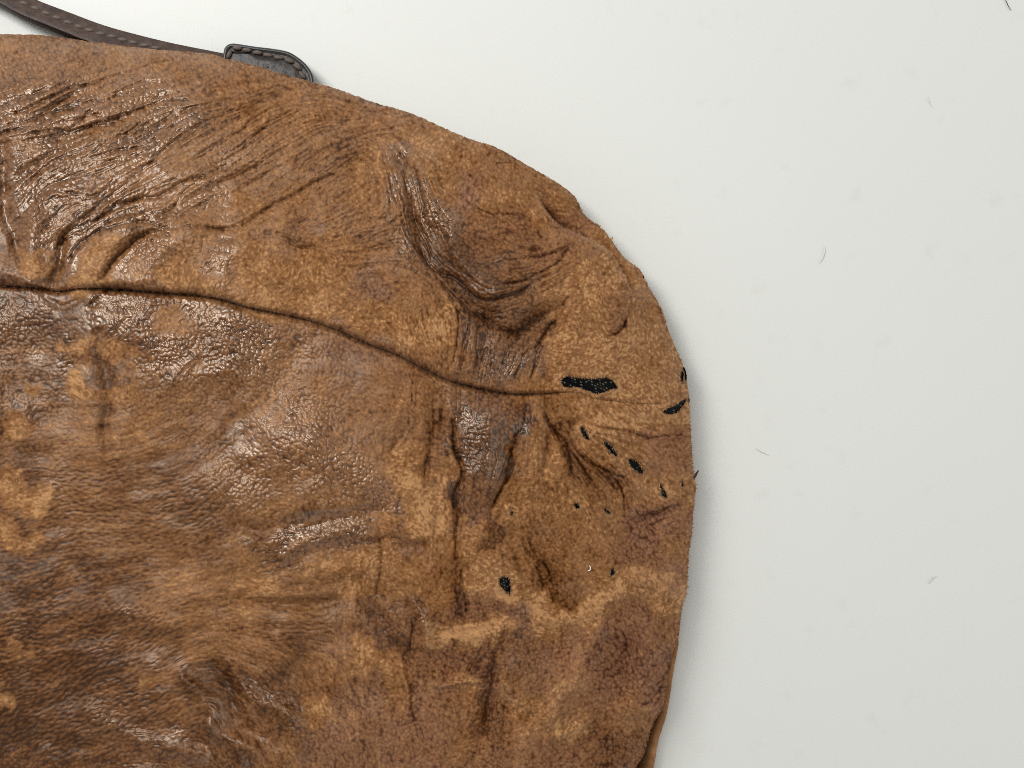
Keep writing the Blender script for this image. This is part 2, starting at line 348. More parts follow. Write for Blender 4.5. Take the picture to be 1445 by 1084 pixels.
# control points: x y radius wear gloss purple
CTRL = """20 80 40 .45 .25 .1;150 80 50 .5 .2 0;260 110 50 .55 .15 0;30 130 30 .3 .6 0;70 125 20 .3 .35 0;80 160 45 .3 .6 0;210 140 35 .3 .7 0;
160 200 40 .35 .55 0;180 185 25 .4 .25 0;240 180 35 .3 .7 0;50 230 40 .35 .5 0;25 260 30 .25 1 0;90 260 50 .25 .8 0;180 250 40 .4 .55 0;
255 215 25 .6 .4 0;300 280 25 .6 .7 0;5 270 8 .1 .3 0;20 340 20 .2 .3 .1;45 315 14 .4 .9 0;45 370 12 .75 .2 0;75 380 15 .3 .4 0;150 290 40 .3 .7 0;
100 340 20 .3 .75 0;150 355 22 .75 .35 0;125 385 18 .8 .2 0;185 340 12 .3 .4 0;215 360 28 .5 .9 0;245 385 18 .8 .2 0;270 345 20 .65 .4 0;
310 370 24 .5 .95 0;340 400 40 .78 .1 0;300 405 25 .8 .1 0;380 260 45 .5 .15 0;350 290 20 .7 .15 0;420 300 30 .68 .1 0;430 320 25 .4 .1 .3;
440 215 45 .5 .15 0;350 150 40 .55 .15 0;420 140 40 .6 .1 0;350 215 25 .45 .4 0;500 160 40 .5 .1 .1;500 190 25 .35 .15 .2;520 240 30 .65 .15 0;
480 280 30 .6 .2 0;500 340 30 .6 .15 .1;450 420 40 .85 .1 0;530 405 22 .3 .2 .6;470 380 40 .72 .1 0;550 370 20 .6 .25 .2;520 450 25 .75 .1 0;
557 225 16 .3 .9 0;575 270 18 .3 .9 0;560 330 20 .5 .45 0;600 215 20 .7 .2 0;590 320 18 .15 .8 0;630 315 20 .25 1 0;600 360 25 .15 .7 0;
580 430 25 .6 .15 0;610 470 25 .85 .1 0;600 400 20 .4 .3 0;570 480 20 .75 .1 0;650 230 30 .7 .05 .1;560 165 30 .5 .1 .2;720 235 35 .6 .05 .1;
640 260 20 .65 .1 0;665 270 22 .3 .1 .8;720 270 25 .7 .05 0;770 290 30 .6 .05 .1;690 320 35 .4 .15 .4;740 350 40 .35 .15 .4;800 330 30 .45 .05 .6;
760 300 12 .8 0 0;690 395 25 .15 .8 .1;660 380 25 .12 .6 0;730 390 30 .25 .4 .1;735 430 30 .3 .5 .1;680 440 25 .12 .5 0;690 480 30 .2 .6 .1;
720 510 30 .25 .75 .1;740 480 25 .15 .4 .1;660 520 20 .4 .5 0;640 510 15 .6 .2 0;770 460 15 .15 .3 0;830 400 40 .8 .05 0;800 430 25 .65 .05 0;
800 490 30 .85 .05 0;850 360 25 .75 0 .1;880 430 20 .5 .05 .5;860 465 20 .45 .05 .5;900 490 30 .8 0 .15;850 510 40 .85 .05 .05;930 500 30 .8 0 .1;
900 410 30 .7 0 .2;940 550 30 .8 0 .1;870 350 20 .5 0 .3;920 450 25 .75 0 .1;740 545 20 .6 .1 0;
30 440 40 .15 .5 .1;40 520 50 .25 .3 0;100 450 35 .15 .5 .1;180 440 40 .25 .85 .1;95 485 10 .8 .1 0;130 485 15 .75 .1 0;170 500 12 .7 .1 0;
93 505 14 .2 .7 0;48 550 12 .8 .1 0;112 545 12 .8 .1 0;145 520 14 .25 .2 0;150 600 14 .28 .15 0;165 560 18 .65 .1 0;240 460 15 .65 .3 0;
230 495 28 .3 1 0;300 440 40 .35 .7 0;340 500 35 .35 .9 0;280 540 25 .5 .4 0;250 590 40 .45 .3 0;200 610 40 .55 .2 0;30 600 14 .75 .1 0;
100 640 40 .5 .3 0;50 640 20 .25 .5 0;20 695 14 .85 .1 0;62 705 14 .8 .1 0;15 755 14 .85 .1 0;45 765 12 .75 .1 0;150 720 70 .42 .25 0;
80 740 25 .3 .3 0;250 680 50 .35 .6 0;50 860 60 .2 .3 0;20 910 14 .6 .1 0;50 915 10 .6 .1 0;12 995 12 .65 .1 0;150 830 60 .35 .25 0;
230 850 30 .55 .2 0;100 950 60 .22 .4 0;60 1040 60 .15 .4 0;190 870 30 .3 .6 0;210 930 30 .4 .5 0;220 955 12 .6 .2 0;280 970 25 .3 .9 0;
150 1020 45 .3 .8 0;240 1050 50 .3 .85 0;320 1060 40 .25 .9 0;250 1015 20 .55 .3 0;320 900 40 .55 .15 0;330 960 30 .25 .4 0;360 990 30 .3 .4 0;
350 1030 25 .6 .2 0;390 1075 25 .55 .2 0;400 1010 25 .3 .4 0;420 860 50 .42 .15 0;400 550 45 .55 .45 0;460 560 40 .5 .3 .1;540 540 40 .5 .1 .3;
500 490 40 .35 .2 .4;430 470 30 .45 .3 .2;400 650 45 .4 .9 0;350 690 40 .45 .7 0;470 680 40 .5 .5 0;540 620 40 .5 .25 .1;530 695 22 .4 .7 .1;
390 720 25 .6 .2 0;350 745 25 .4 .2 0;440 755 40 .25 .9 .1;490 750 25 .3 .9 .1;400 790 30 .35 .7 0;480 800 40 .8 .1 0;360 830 35 .65 .1 0;
290 820 40 .5 .2 0;530 740 15 .8 .1 0;560 790 20 .75 .1 0;580 770 14 .3 .5 .2;590 680 20 .85 .05 0;575 640 20 .7 .05 0;560 560 20 .5 .1 .2;
612 720 20 .85 .05 0;600 580 12 .5 .1 .1;620 600 14 .25 .1 .1;608 660 12 .3 .2 0;630 660 12 .65 .1 0;640 620 12 .2 .3 .1;685 600 28 .15 .9 .1;
690 650 25 .15 .9 .1;670 690 20 .3 .5 .1;700 560 30 .2 .4 .1;755 600 15 .6 .2 0;750 650 20 .65 .15 0;785 650 15 .7 .1 0;790 600 12 .25 .1 0;
735 700 25 .55 .1 0;810 660 15 .35 .1 .1;840 680 30 .4 .05 .1;780 580 15 .55 .1 0;840 580 40 .8 .03 0;920 590 35 .8 0 .1;830 625 20 .65 0 .1;
880 640 25 .6 0 .2;930 640 30 .45 0 .8;900 620 14 .35 0 .9;920 685 25 .65 0 .2;970 640 15 .5 0 .6;960 690 15 .6 0 .2;870 700 20 .6 .03 .1;
800 720 30 .6 .05 0;910 750 30 .3 .1 1;950 725 20 .35 .05 .9;860 760 30 .55 .03 .2;945 770 20 .65 0 .2;970 760 12 .6 0 .3;940 800 25 .45 .03 .7;
780 760 30 .5 .05 .05;760 800 20 .35 .05 0;840 800 25 .6 .03 0;800 840 20 .4 .05 0;730 790 20 .65 .05 0;690 760 12 .2 .3 .1;665 760 15 .7 .1 0;
650 800 12 .4 .1 .2;600 780 20 .6 .05 .1;560 820 30 .7 .1 0;610 830 25 .5 .05 0;690 810 25 .7 .05 0;645 860 18 .25 .2 .4;680 860 18 .3 .15 .5;
720 880 18 .25 .5 .4;700 845 12 .85 0 0;770 870 25 .85 0 0;840 855 25 .85 0 0;624 897 12 .85 0 0;660 905 18 .95 0 0;700 898 14 .85 .05 0;
585 860 12 .2 1 .2;598 885 10 .3 1 .2;560 880 20 .25 .5 .1;520 870 25 .25 .3 .1;480 900 30 .4 .15 .1;410 930 20 .3 .1 0;450 950 30 .6 .05 0;
505 925 14 .8 0 0;560 945 18 .7 .05 0;500 960 25 .35 .1 .4;440 1005 18 .75 0 0;470 1050 40 .4 .1 .4;540 1030 30 .4 .1 .5;600 1030 40 .4 .15 .7;
560 985 18 .55 .05 .2;600 930 20 .35 .15 .4;640 940 20 .35 .1 .5;680 930 18 .3 .2 .4;650 967 15 .75 0 .1;740 930 25 .45 .25 .3;730 995 18 .65 0 .1;
640 1010 20 .5 .05 .4;650 1050 20 .6 .05 .2;690 1020 18 .3 .2 .2;710 1050 20 .4 .15 .2;770 950 25 .35 .1 .7;800 900 25 .45 .05 .6;800 970 25 .6 .03 .6;
750 1050 25 .6 .03 .5;790 1035 14 .85 0 0;820 1018 12 .8 0 0;880 880 30 .4 .03 .8;930 840 20 .8 0 .1;900 825 18 .8 0 .1;880 950 40 .35 .05 .8;
920 960 25 .4 .03 .8;880 1000 25 .6 0 .3;930 900 20 .55 0 .4;860 1050 40 .35 .03 .4;900 1010 15 .65 0 .2;800 1070 30 .4 .03 .6;830 980 25 .5 .03 .5;
-90 300 90 .3 .6 0;-90 560 90 .3 .4 0;-90 850 90 .3 .4 0;-90 1100 90 .25 .5 0;200 1150 90 .3 .6 0;500 1150 80 .4 .2 .3;800 1150 80 .4 .1 .5;-90 120 70 .4 .4 0"""
num = np.zeros((3,) + X.shape, np.float32); den = np.full(X.shape, 1e-5, np.float32)
for rec in CTRL.split(';'):
    x_, y_, r_, a_, b_, c_ = map(float, rec.split())
    m = int(r_ * 3.2) + 12
    i0, i1 = max(0, int(x_ - RX0 - m)), min(RW, int(x_ - RX0 + m))
    j0, j1 = max(0, int(y_ - RY0 - m)), min(RH, int(y_ - RY0 + m))
    if i1 <= i0 or j1 <= j0: continue
    sl = (slice(j0, j1), slice(i0, i1))
    g = np.exp(-((XB[sl] - x_) ** 2 + (YB[sl] - y_) ** 2) / (2 * (0.52 * r_) ** 2)) * (18.0 / r_)
    den[sl] += g
    for k, v in enumerate((a_, b_, c_)):
        num[k][sl] += g * v
WEAR, GLOSS, PURP = num / den
WEAR = 0.17 + 0.72 * WEAR
MAINL = sstep(620, 480, XB) * sstep(415, 470, YB)
WEAR -= MAINL * (0.05 + 0.06 * sstep(450, 150, XB) * sstep(600, 900, YB)) * sstep(.64, .46, WEAR)
PURP = PURP * 0.9
GLOSS *= 1 - 0.55 * sstep(420, 250, XB) * sstep(560, 640, YB)
WEAR = WEAR + 0.35 * (WEAR - 0.50) * sstep(560, 640, XB) * sstep(540, 640, YB)
GLOSS = np.clip(GLOSS + 0.34 * sstep(.75, .45, WEAR) * sstep(620, 480, XB), 0, 1)
GLOSS = np.clip(GLOSS + 0.15 * np.exp(-((X - 120) / 190) ** 2 - ((Y - 190) / 130) ** 2), 0, 1)
del num, den

HT = np.zeros_like(X)      # relief in px (about 0.27 mm)
CREASE = np.zeros_like(X)
NEAR = np.zeros_like(X)
for amp, wd, kind, P in PARSED:
    m = wd * 4 + 24
    i0, i1 = max(0, int(P[:, 0].min() - RX0 - m)), min(RW, int(P[:, 0].max() - RX0 + m))
    j0, j1 = max(0, int(P[:, 1].min() - RY0 - m)), min(RH, int(P[:, 1].max() - RY0 + m))
    if i1 <= i0 or j1 <= j0: continue
    sl = (slice(j0, j1), slice(i0, i1))
    d = seg_dist(XW[sl], YW[sl], P)
    if kind == 'c':
        e0 = np.hypot(XW[sl] - P[0, 0], YW[sl] - P[0, 1]); e1 = np.hypot(XW[sl] - P[-1, 0], YW[sl] - P[-1, 1])
        taper = sstep(0, 22, np.minimum(e0, e1))
        HT[sl] += taper * amp * (np.exp(-(d / wd) ** 1.4) - 0.45 * np.exp(-((d - 2.6 * wd) / (1.5 * wd)) ** 2))
        NEAR[sl] = np.maximum(NEAR[sl], taper * np.exp(-(d / 9.0) ** 2) * min(1, -amp / 1.3))
        CREASE[sl] = np.maximum(CREASE[sl], taper * np.exp(-(d / (wd * .8)) ** 2) * min(1, -amp / 4))
    else:
        HT[sl] += amp * np.exp(-(d / wd) ** 2 * 0.7)

# overlap fold at the corner: the surface drops away beyond this line
FOLD = smooth_poly(np.array([(735, 262), (753, 277), (770, 298), (790, 318), (823, 335), (843, 347), (866, 367), (883, 394), (898, 424)], float), 6)
i0, i1, j0, j1 = 700 - RX0, 960 - RX0, 230 - RY0, 460 - RY0
sl = (slice(j0, j1), slice(i0, i1))
fd = seg_dist(XW[sl], YW[sl], FOLD)
side = np.zeros_like(fd)
best = np.full(fd.shape, 1e9)
for (ax, ay), (bx, by) in zip(FOLD[:-1], FOLD[1:]):
    t = np.clip(((XW[sl] - ax) * (bx - ax) + (YW[sl] - ay) * (by - ay)) / ((bx - ax) ** 2 + (by - ay) ** 2), 0, 1)
    dd = (XW[sl] - ax - t * (bx - ax)) ** 2 + (YW[sl] - ay - t * (by - ay)) ** 2
    cr = (bx - ax) * (YW[sl] - ay) - (by - ay) * (XW[sl] - ax)
    mm = dd < best
    best[mm] = dd[mm]; side[mm] = np.sign(cr[mm])
ends = sstep(0, 75, np.minimum(np.hypot(X[sl] - FOLD[0, 0], Y[sl] - FOLD[0, 1]), np.hypot(X[sl] - FOLD[-1, 0], Y[sl] - FOLD[-1, 1]) * 2))
outer = -side                                    # upper right of the line
HT[sl] += ends * np.where(outer > 0, -80 * np.exp(-fd / 26), 10 * np.exp(-(fd / 14) ** 2) * (1 - np.exp(-fd / 2)) - 0)
del best, side

# masks for general wrinkling
WR = np.zeros_like(X)
for x_, y_, rx, ry, a in ((120, 170, 150, 90, 1.0), (350, 190, 160, 90, .95), (500, 190, 110, 80, .55), (480, 320, 120, 60, .4), (120, 300, 120, 50, .9), (590, 300, 45, 90, .9), (680, 430, 90, 80, .9), (700, 510, 60, 40, .7),
                          (770, 380, 60, 40, .5), (660, 230, 90, 50, .3), (830, 660, 60, 60, .7), (640, 700, 40, 150, .6), (720, 690, 40, 80, .6), (770, 790, 50, 60, .7), (690, 960, 60, 120, .7), (850, 670, 50, 50, .6), (785, 600, 35, 50, .7),
                          (880, 1000, 90, 90, .35), (920, 740, 60, 40, .35), (520, 360, 60, 60, .3), (200, 620, 200, 150, .22), (200, 950, 250, 150, .3), (420, 900, 120, 100, .25), (880, 630, 70, 30, .3)):
    WR += a * np.exp(-((X - x_) / rx) ** 2 - ((Y - y_) / ry) ** 2)
WR = np.clip(np.maximum(WR, 0.75 * NEAR), 0.08, 1.1)
LIC_V = lic(noise(1.0, 17), DX, DY, 14, 1.3)
bill = 0.62 * (1 - np.exp(-np.abs(LIC_W) / 0.24)) + 0.38 * (1 - np.exp(-np.abs(LIC_V) / 0.24))
HT += WR * (4.6 * (bill - 0.8) + 3.0 * LIC_W2)
HT += 2.2 * noise(16, 21) + 4.0 * noise(42, 22) + 0.6 * noise(6, 23)

# anisotropic pebble grain
CELL = 5.5
stretch = np.clip(1.25 + 0.5 * noise(40, 31), 1.0, 1.8)
stretch += 0.9 * np.exp(-((X - 150) / 190) ** 2 - ((Y - 780) / 200) ** 2) + 0.9 * np.exp(-((X - 150) / 250) ** 2 - ((Y - 1000) / 140) ** 2)
gcx, gcy = (X - RX0 + 1.6 * wx2) / CELL, (Y - RY0 + 1.6 * wy2) / CELL
icx, icy = gcx.astype(np.int32), gcy.astype(np.int32)
NCX, NCY = RW // 5 + 20, RH // 5 + 20
jx, jy = rng.random((NCY, NCX)).astype(np.float32), rng.random((NCY, NCX)).astype(np.float32)
F1 = np.full(X.shape, 9e9, np.float32); F2 = F1.copy()
sa, sb = 1 / np.sqrt(stretch), np.sqrt(stretch)
for oy in range(-2, 3):
    for ox in range(-2, 3):
        qx, qy = icx + ox, icy + oy
        ex = qx + jx[qy + 4, qx + 4] - gcx
        ey = qy + jy[qy + 4, qx + 4] - gcy
        u = (ex * DX + ey * DY) * sa
        v = (-ex * DY + ey * DX) * sb
        dd = u * u + v * v
        F2 = np.minimum(F2, np.maximum(dd, F1))
        F1 = np.minimum(F1, dd)
F1, F2 = np.sqrt(F1), np.sqrt(F2)
GRAIN = sstep(0.0, 0.40, F2 - F1) * 0.42 + 0.58 * np.clip(1 - 1.5 * F1 ** 2, 0, 1)
GRAIN = blur(GRAIN, 0.5)
# finely pleated zone at the lower left: short wavy ridges instead of pebbles
RIDGE = lic(noise(1.1, 34) - 0.5 * noise(2.6, 34), DX, DY, 3, 1.2)
PLEAT = np.clip(1.1 * np.exp(-((X - 160) / 170) ** 2 - ((Y - 740) / 130) ** 2) + 1.0 * np.exp(-((X - 120) / 230) ** 2 - ((Y - 960) / 130) ** 2)
                + .6 * np.exp(-((X - 420) / 80) ** 2 - ((Y - 880) / 50) ** 2) + .5 * np.exp(-((X - 510) / 60) ** 2 - ((Y - 530) / 30) ** 2), 0, 0.75)
GRAIN = GRAIN * (1 - PLEAT) + PLEAT * np.clip(0.62 + 0.24 * RIDGE, 0, 1)
del RIDGE
del F1, F2, icx, icy, gcx, gcy, u, v, dd, ex, ey, qx, qy

GAMP = np.clip(1.15 - 0.75 * sstep(.45, .85, WEAR), 0.3, 1.2) * (0.8 + 0.25 * noise(25, 33))
SPARK = np.zeros_like(X)
for x_, y_, rx, ry in ((230, 490, 35, 30), (330, 505, 35, 35), (430, 590, 80, 60), (375, 655, 60, 35), (340, 470, 50, 25), (500, 660, 50, 25), (430, 755, 60, 22), (490, 745, 40, 22), (530, 690, 30, 22), (690, 625, 22, 30),
                       (592, 868, 16, 28), (270, 965, 30, 20), (140, 1020, 40, 18), (250, 1050, 60, 20), (200, 865, 35, 14), (310, 375, 30, 25), (215, 360, 35, 25), (300, 280, 25, 18), (630, 315, 18, 26), (180, 440, 50, 22), (720, 510, 35, 25)):
    SPARK += np.exp(-((XB - x_) / rx) ** 2 - ((YB - y_) / ry) ** 2)
SPARK = np.clip(SPARK, 0, 1)
HT += (1.5 + 0.5 * GLOSS + 1.2 * SPARK) * GAMP * (GRAIN - 0.6)
HT += 0.40 * LIC_F * sstep(.3, .7, WEAR)

# seam groove and the roll of the two panels beside it
SEAMS = smooth_poly(SEAM, 4)
SD = seg_dist(XW * 0.12 + X * 0.88, YW * 0.12 + Y * 0.88, SEAMS)
ABOVE = Y < np.interp(X, SEAMS[:, 0], SEAMS[:, 1])
HT *= 1 - 0.6 * np.exp(-SD / 7)
opn = np.interp(X, [-200, 60, 90, 130, 620, 700, 780, 800, 980], [1, .8, .6, .9, 1, .9, .8, .22, .18])
HT += np.where(ABOVE, -opn * 15 * np.exp(-(SD / 2.5) ** 1.5) + 4.5 * opn * (np.exp(-((SD - 14) / 13) ** 2)),
               -opn * 15 * np.exp(-(SD / 3.0) ** 1.4) - 6.0 * opn * np.exp(-SD / 20))

# holes worn through to the black lining
HOLES = """791,537 796,532 805,531 817,533.5 833,534 857,533 864,536 870.5,544 871,549 864,550 855,553 842,556 833,553 822,551 816,547 805,547.5 794,546.6
933,580 943,576 956,569 966,562 969,566 963,573 956,582 947,586 938,585
959,526 963,522 965,533 963,542 960.6,538.5
818,606 823,603 828,610 832.6,621 828,621 823,616
851.5,625 857,624 866,634 872,644.5 866,643 857,634
885,647 893,647 902,655 909,668 902,668 893,661 887,653
931,677 935,686 940,693 943,700 940,703 933,698 932,689
961,680 965,679 966,686 962,688
810,713 815,710 819,716 817,719 812,717
850,718 855,718 862,723 860,726 855,724
703,817 709,813 719,817 721,829 720,841 715,837 705,827
860,808 864,802 868,808 865,813 861,813
719,717 724,723 724,730 721,725"""
HOLES = [np.array([tuple(map(float, q.split(','))) for q in l.split()]) for l in HOLES.split('\n')]
HOLES = [smooth_poly(np.vstack([h, h[:1]]), 3)[:-1] for h in HOLES]


def poly_sd(px, py, P):
    """signed distance, negative inside"""
    d = seg_dist(px, py, P, True)
    ins = np.zeros(px.shape, bool)
    Q = np.roll(P, -1, 0)
    for (ax, ay), (bx, by) in zip(P, Q):
        if ay == by: continue
        c = ((ay > py) != (by > py)) & (px < (bx - ax) * (py - ay) / (by - ay) + ax)
        ins ^= c
    return np.where(ins, -d, d)


HOLE = np.full(X.shape, 60.0, np.float32)
XE, YE = X + 0.45 * wx2 + 0.3 * noise(1.0, 41), Y + 0.45 * wy2 + 0.3 * noise(1.0, 42)
for P in HOLES:
    i0, i1 = int(P[:, 0].min() - RX0 - 30), min(RW, int(P[:, 0].max() - RX0 + 30))
    j0, j1 = int(P[:, 1].min() - RY0 - 30), min(RH, int(P[:, 1].max() - RY0 + 30))
    sl = (slice(j0, j1), slice(i0, i1))
    HOLE[sl] = np.minimum(HOLE[sl], poly_sd(XE[sl], YE[sl], P))
HOLE += 0.5 * (HOLE < 30)
HSM = blur(HT, 5.0)
HT = np.where(HOLE < 12, HT * .6 + HSM * .4, HT)
HT += 1.6 * np.exp(-((HOLE - 4) / 3.0) ** 2) - 3.6 * np.exp(-np.maximum(HOLE + 0.6, 0) / 1.1) * (HOLE < 8)
WEAR = np.clip(WEAR + 0.22 * np.exp(-np.maximum(HOLE, 0) / 7), 0, 1)

# rubbed streaks along raised folds, negative weights darken fold valleys: "weight width : points"
FOLD_TONE = np.zeros_like(X)
for rec in """.35 9:608,893 625,903 643,904 685,898 712,893;.35 9:660,835 695,850 726,862 768,873 809,867 859,850 880,843;.3 8:885,820 910,822 938,826 970,828;
.3 4:615,973 649,965 675,961 694,968 722,985 747,1000;.32 6:762,1052 788,1038 807,1027 828,1013;.25 8:330,830 420,815 480,805 560,815;.3 6:195,388 165,392 120,392;.2 7:420,432 460,438 500,455;
.3 5:46,340 46,398;.25 7:190,400 300,408 380,425;.25 8:590,660 600,700 612,750;.2 6:752,580 752,640;.25 7:48,542 44,556;.25 6:130,480 118,500 112,545;.2 8:830,590 900,590 960,590;.2 8:860,665 910,690 945,700;
.25 6:440,1000 470,1002 505,1008;.2 8:480,945 520,928 545,935;.22 9:900,1005 935,1000;.2 9:620,460 612,490;.2 8:160,340 130,375;.34 9:12,690 26,700;.34 9:58,712 68,698;.34 9:10,750 18,772;.28 8:40,765 48,770;.34 8:85,487 135,482;.3 7:112,530 112,560;.34 6:52,538 42,558;.28 9:160,545 168,575;.3 8:18,600 34,606;.22 8:85,630 130,625;.26 9:165,632 245,622;.24 8:240,818 310,812;.28 7:12,912 24,908;.24 7:46,916 54,914;.3 8:8,995 18,997;.24 8:212,957 232,950;.2 12:560,665 600,690;.2 12:470,800 540,795;.2 8:255,470 230,455;-.16 9:800,622 826,645 855,661 885,690;-.08 9:742,755 760,785 780,830;-.1 9:644,815 646,845 650,888;-.12 9:614,560 606,600 603,650 604,700;-.12 8:775,840 805,846 832,842;
-.10 12:690,985 683,1012 668,1055;-.16 9:770,572 790,610 803,640;-.14 8:705,880 700,920 694,950;-.16 9:575,900 578,960 590,1010;-.15 12:520,860 545,890 560,910;-.18 12:410,955 425,980;-.18 12:310,945 328,985;
-.16 8:145,490 147,540 150,600;-.16 7:870,920 860,960 850,1000;-.15 8:640,690 646,740 642,790;-.14 9:740,565 730,615 712,680;.2 12:735,1078 762,1030 790,990 818,945 836,908;.22 6:640,560 632,600 636,640;.16 8:590,560 580,610 570,650""".replace('\n', '').split(';'):
    head, pts = rec.split(':')
    tw, twd = map(float, head.split())
    P = np.array([tuple(map(float, q.split(','))) for q in pts.split()])
    i0, i1 = max(0, int(P[:, 0].min() - RX0 - 40)), min(RW, int(P[:, 0].max() - RX0 + 40))
    j0, j1 = max(0, int(P[:, 1].min() - RY0 - 40)), min(RH, int(P[:, 1].max() - RY0 + 40))
    sl = (slice(j0, j1), slice(i0, i1))
    if tw < 0:
        FOLD_TONE[sl] += 1.1 * tw * np.exp(-(seg_dist(XB[sl] * .5 + X[sl] * .5, YB[sl] * .5 + Y[sl] * .5, P) / twd) ** 2)
        continue
    FOLD_TONE[sl] = np.maximum(FOLD_TONE[sl], tw * .78 * np.exp(-(seg_dist(XB[sl] * .9 + X[sl] * .1, YB[sl] * .9 + Y[sl] * .1, P) / (1.15 * twd)) ** 2))
STREAK = lic(noise(2.2, 58), DX, DY, 16, 1.6)
FOLD_TONE *= np.clip(0.85 + 0.35 * noise(7, 57), 0, 1.3)
FOLD_TONE += 0.20 * sstep(.6, 1.7, STREAK) * sstep(640, 500, X) * sstep(430, 500, Y) - 0.07 * sstep(.5, 1.7, -STREAK) * sstep(430, 500, Y)
# wear as it sits on the grain: tops rub off first, creases are toned darker
WN = WEAR + 0.035 * noise(5, 51) + 0.02 * noise(2.0, 52) + 0.03 * noise(22, 53)
WEAR_TONE = WN + FOLD_TONE + (0.62 + 0.25 * PLEAT) * (GRAIN - 0.62) * (1.1 - 0.5 * WN) + 0.48 * (bill - .8) * WR + 0.10 * LIC_F * (0.05 + WN) * (1 - 0.6 * PLEAT) - (0.24 + 0.12 * sstep(520, 640, X)) * CREASE - 0.10 * NEAR * sstep(560, 660, X) * (Y > 555)
GLF = np.clip(np.maximum(GLOSS * .9, SPARK * .88) + 0.08 * noise(8, 54), 0, 1) * (1 - 0.55 * sstep(.55, .95, WEAR_TONE))
WEAR_TONE = np.where(WEAR_TONE < 0.15, 0.15 - 0.13 * (1 - np.exp(-(0.15 - np.minimum(WEAR_TONE, .15)) / 0.13)), WEAR_TONE)
DYE = np.clip(np.stack([WEAR_TONE, GLF, np.clip(PURP + .08 * noise(12, 55), 0, 1), GRAIN], -1), 0, 1).astype(np.float32)
FIB = np.stack([0.5 + 0.16 * LIC_F, np.clip(CREASE + 0.0, 0, 1), np.clip(np.exp(-np.maximum(HOLE, 0) / 1.6), 0, 1) * (HOLE < 20), 0.5 + 0.2 * noise(30, 56)], -1).astype(np.float32)
FIB = np.clip(FIB, 0, 1)


def sample(R, px, py):
    return bil(R, px - RX0, py - RY0)


def in_raster(px, py):
    e = np.minimum.reduce([px - RX0, RX0 + RW - px + 60, py - RY0 + 60, RY0 + RH - py])
    return sstep(-10, 90, e)


PXM = 0.00027


def leather_z(px, py, d=None, R=None):
    dr = bil(RIM_D, (px - CX0) / CS, (py - CY0) / CS) if d is None else d
    fade = in_raster(px, py) * sstep(0.0, 14.0, dr)
    k = 0.35 + 0.65 * sstep(0, 60, dr)
    lo = 3.0 * np.sin(px * .021 + 1.3 * np.sin(py * .013)) * np.sin(py * .017 + .8 * np.sin(px * .011))
    return base_z(px, py, dr) + PXM * (fade * k * sample(HT if R is None else R, px, py) + (1 - in_raster(px, py)) * lo)


# ------------------------------------------------------------------ materials
def mat_new(name):
    m = bpy.data.materials.new(name)
    m.use_nodes = True
    nt = m.node_tree
    return m, nt, nt.nodes['Principled BSDF']


def N(nt, typ, **kw):
    n = nt.nodes.new(typ)
    for k, v in kw.items():
        if isinstance(k, str) and hasattr(n, k): setattr(n, k, v)
    return n


def mixc(nt, a, b, f, blend='MIX'):
    n = nt.nodes.new('ShaderNodeMix')
    n.data_type = 'RGBA'
    n.blend_type = blend
    for s, v in ((0, f), (6, a), (7, b)):
        if hasattr(v, 'is_linked'): nt.links.new(v, n.inputs[s])
        else: n.inputs[s].default_value = v
    return n.outputs[2]


def math_n(nt, op, a, b=0.0, c=0.0):
    n = nt.nodes.new('ShaderNodeMath')
    n.operation = op
    for i, v in enumerate((a, b, c)):
        if hasattr(v, 'is_linked'): nt.links.new(v, n.inputs[i])
        else: n.inputs[i].default_value = v
    return n.outputs[0]


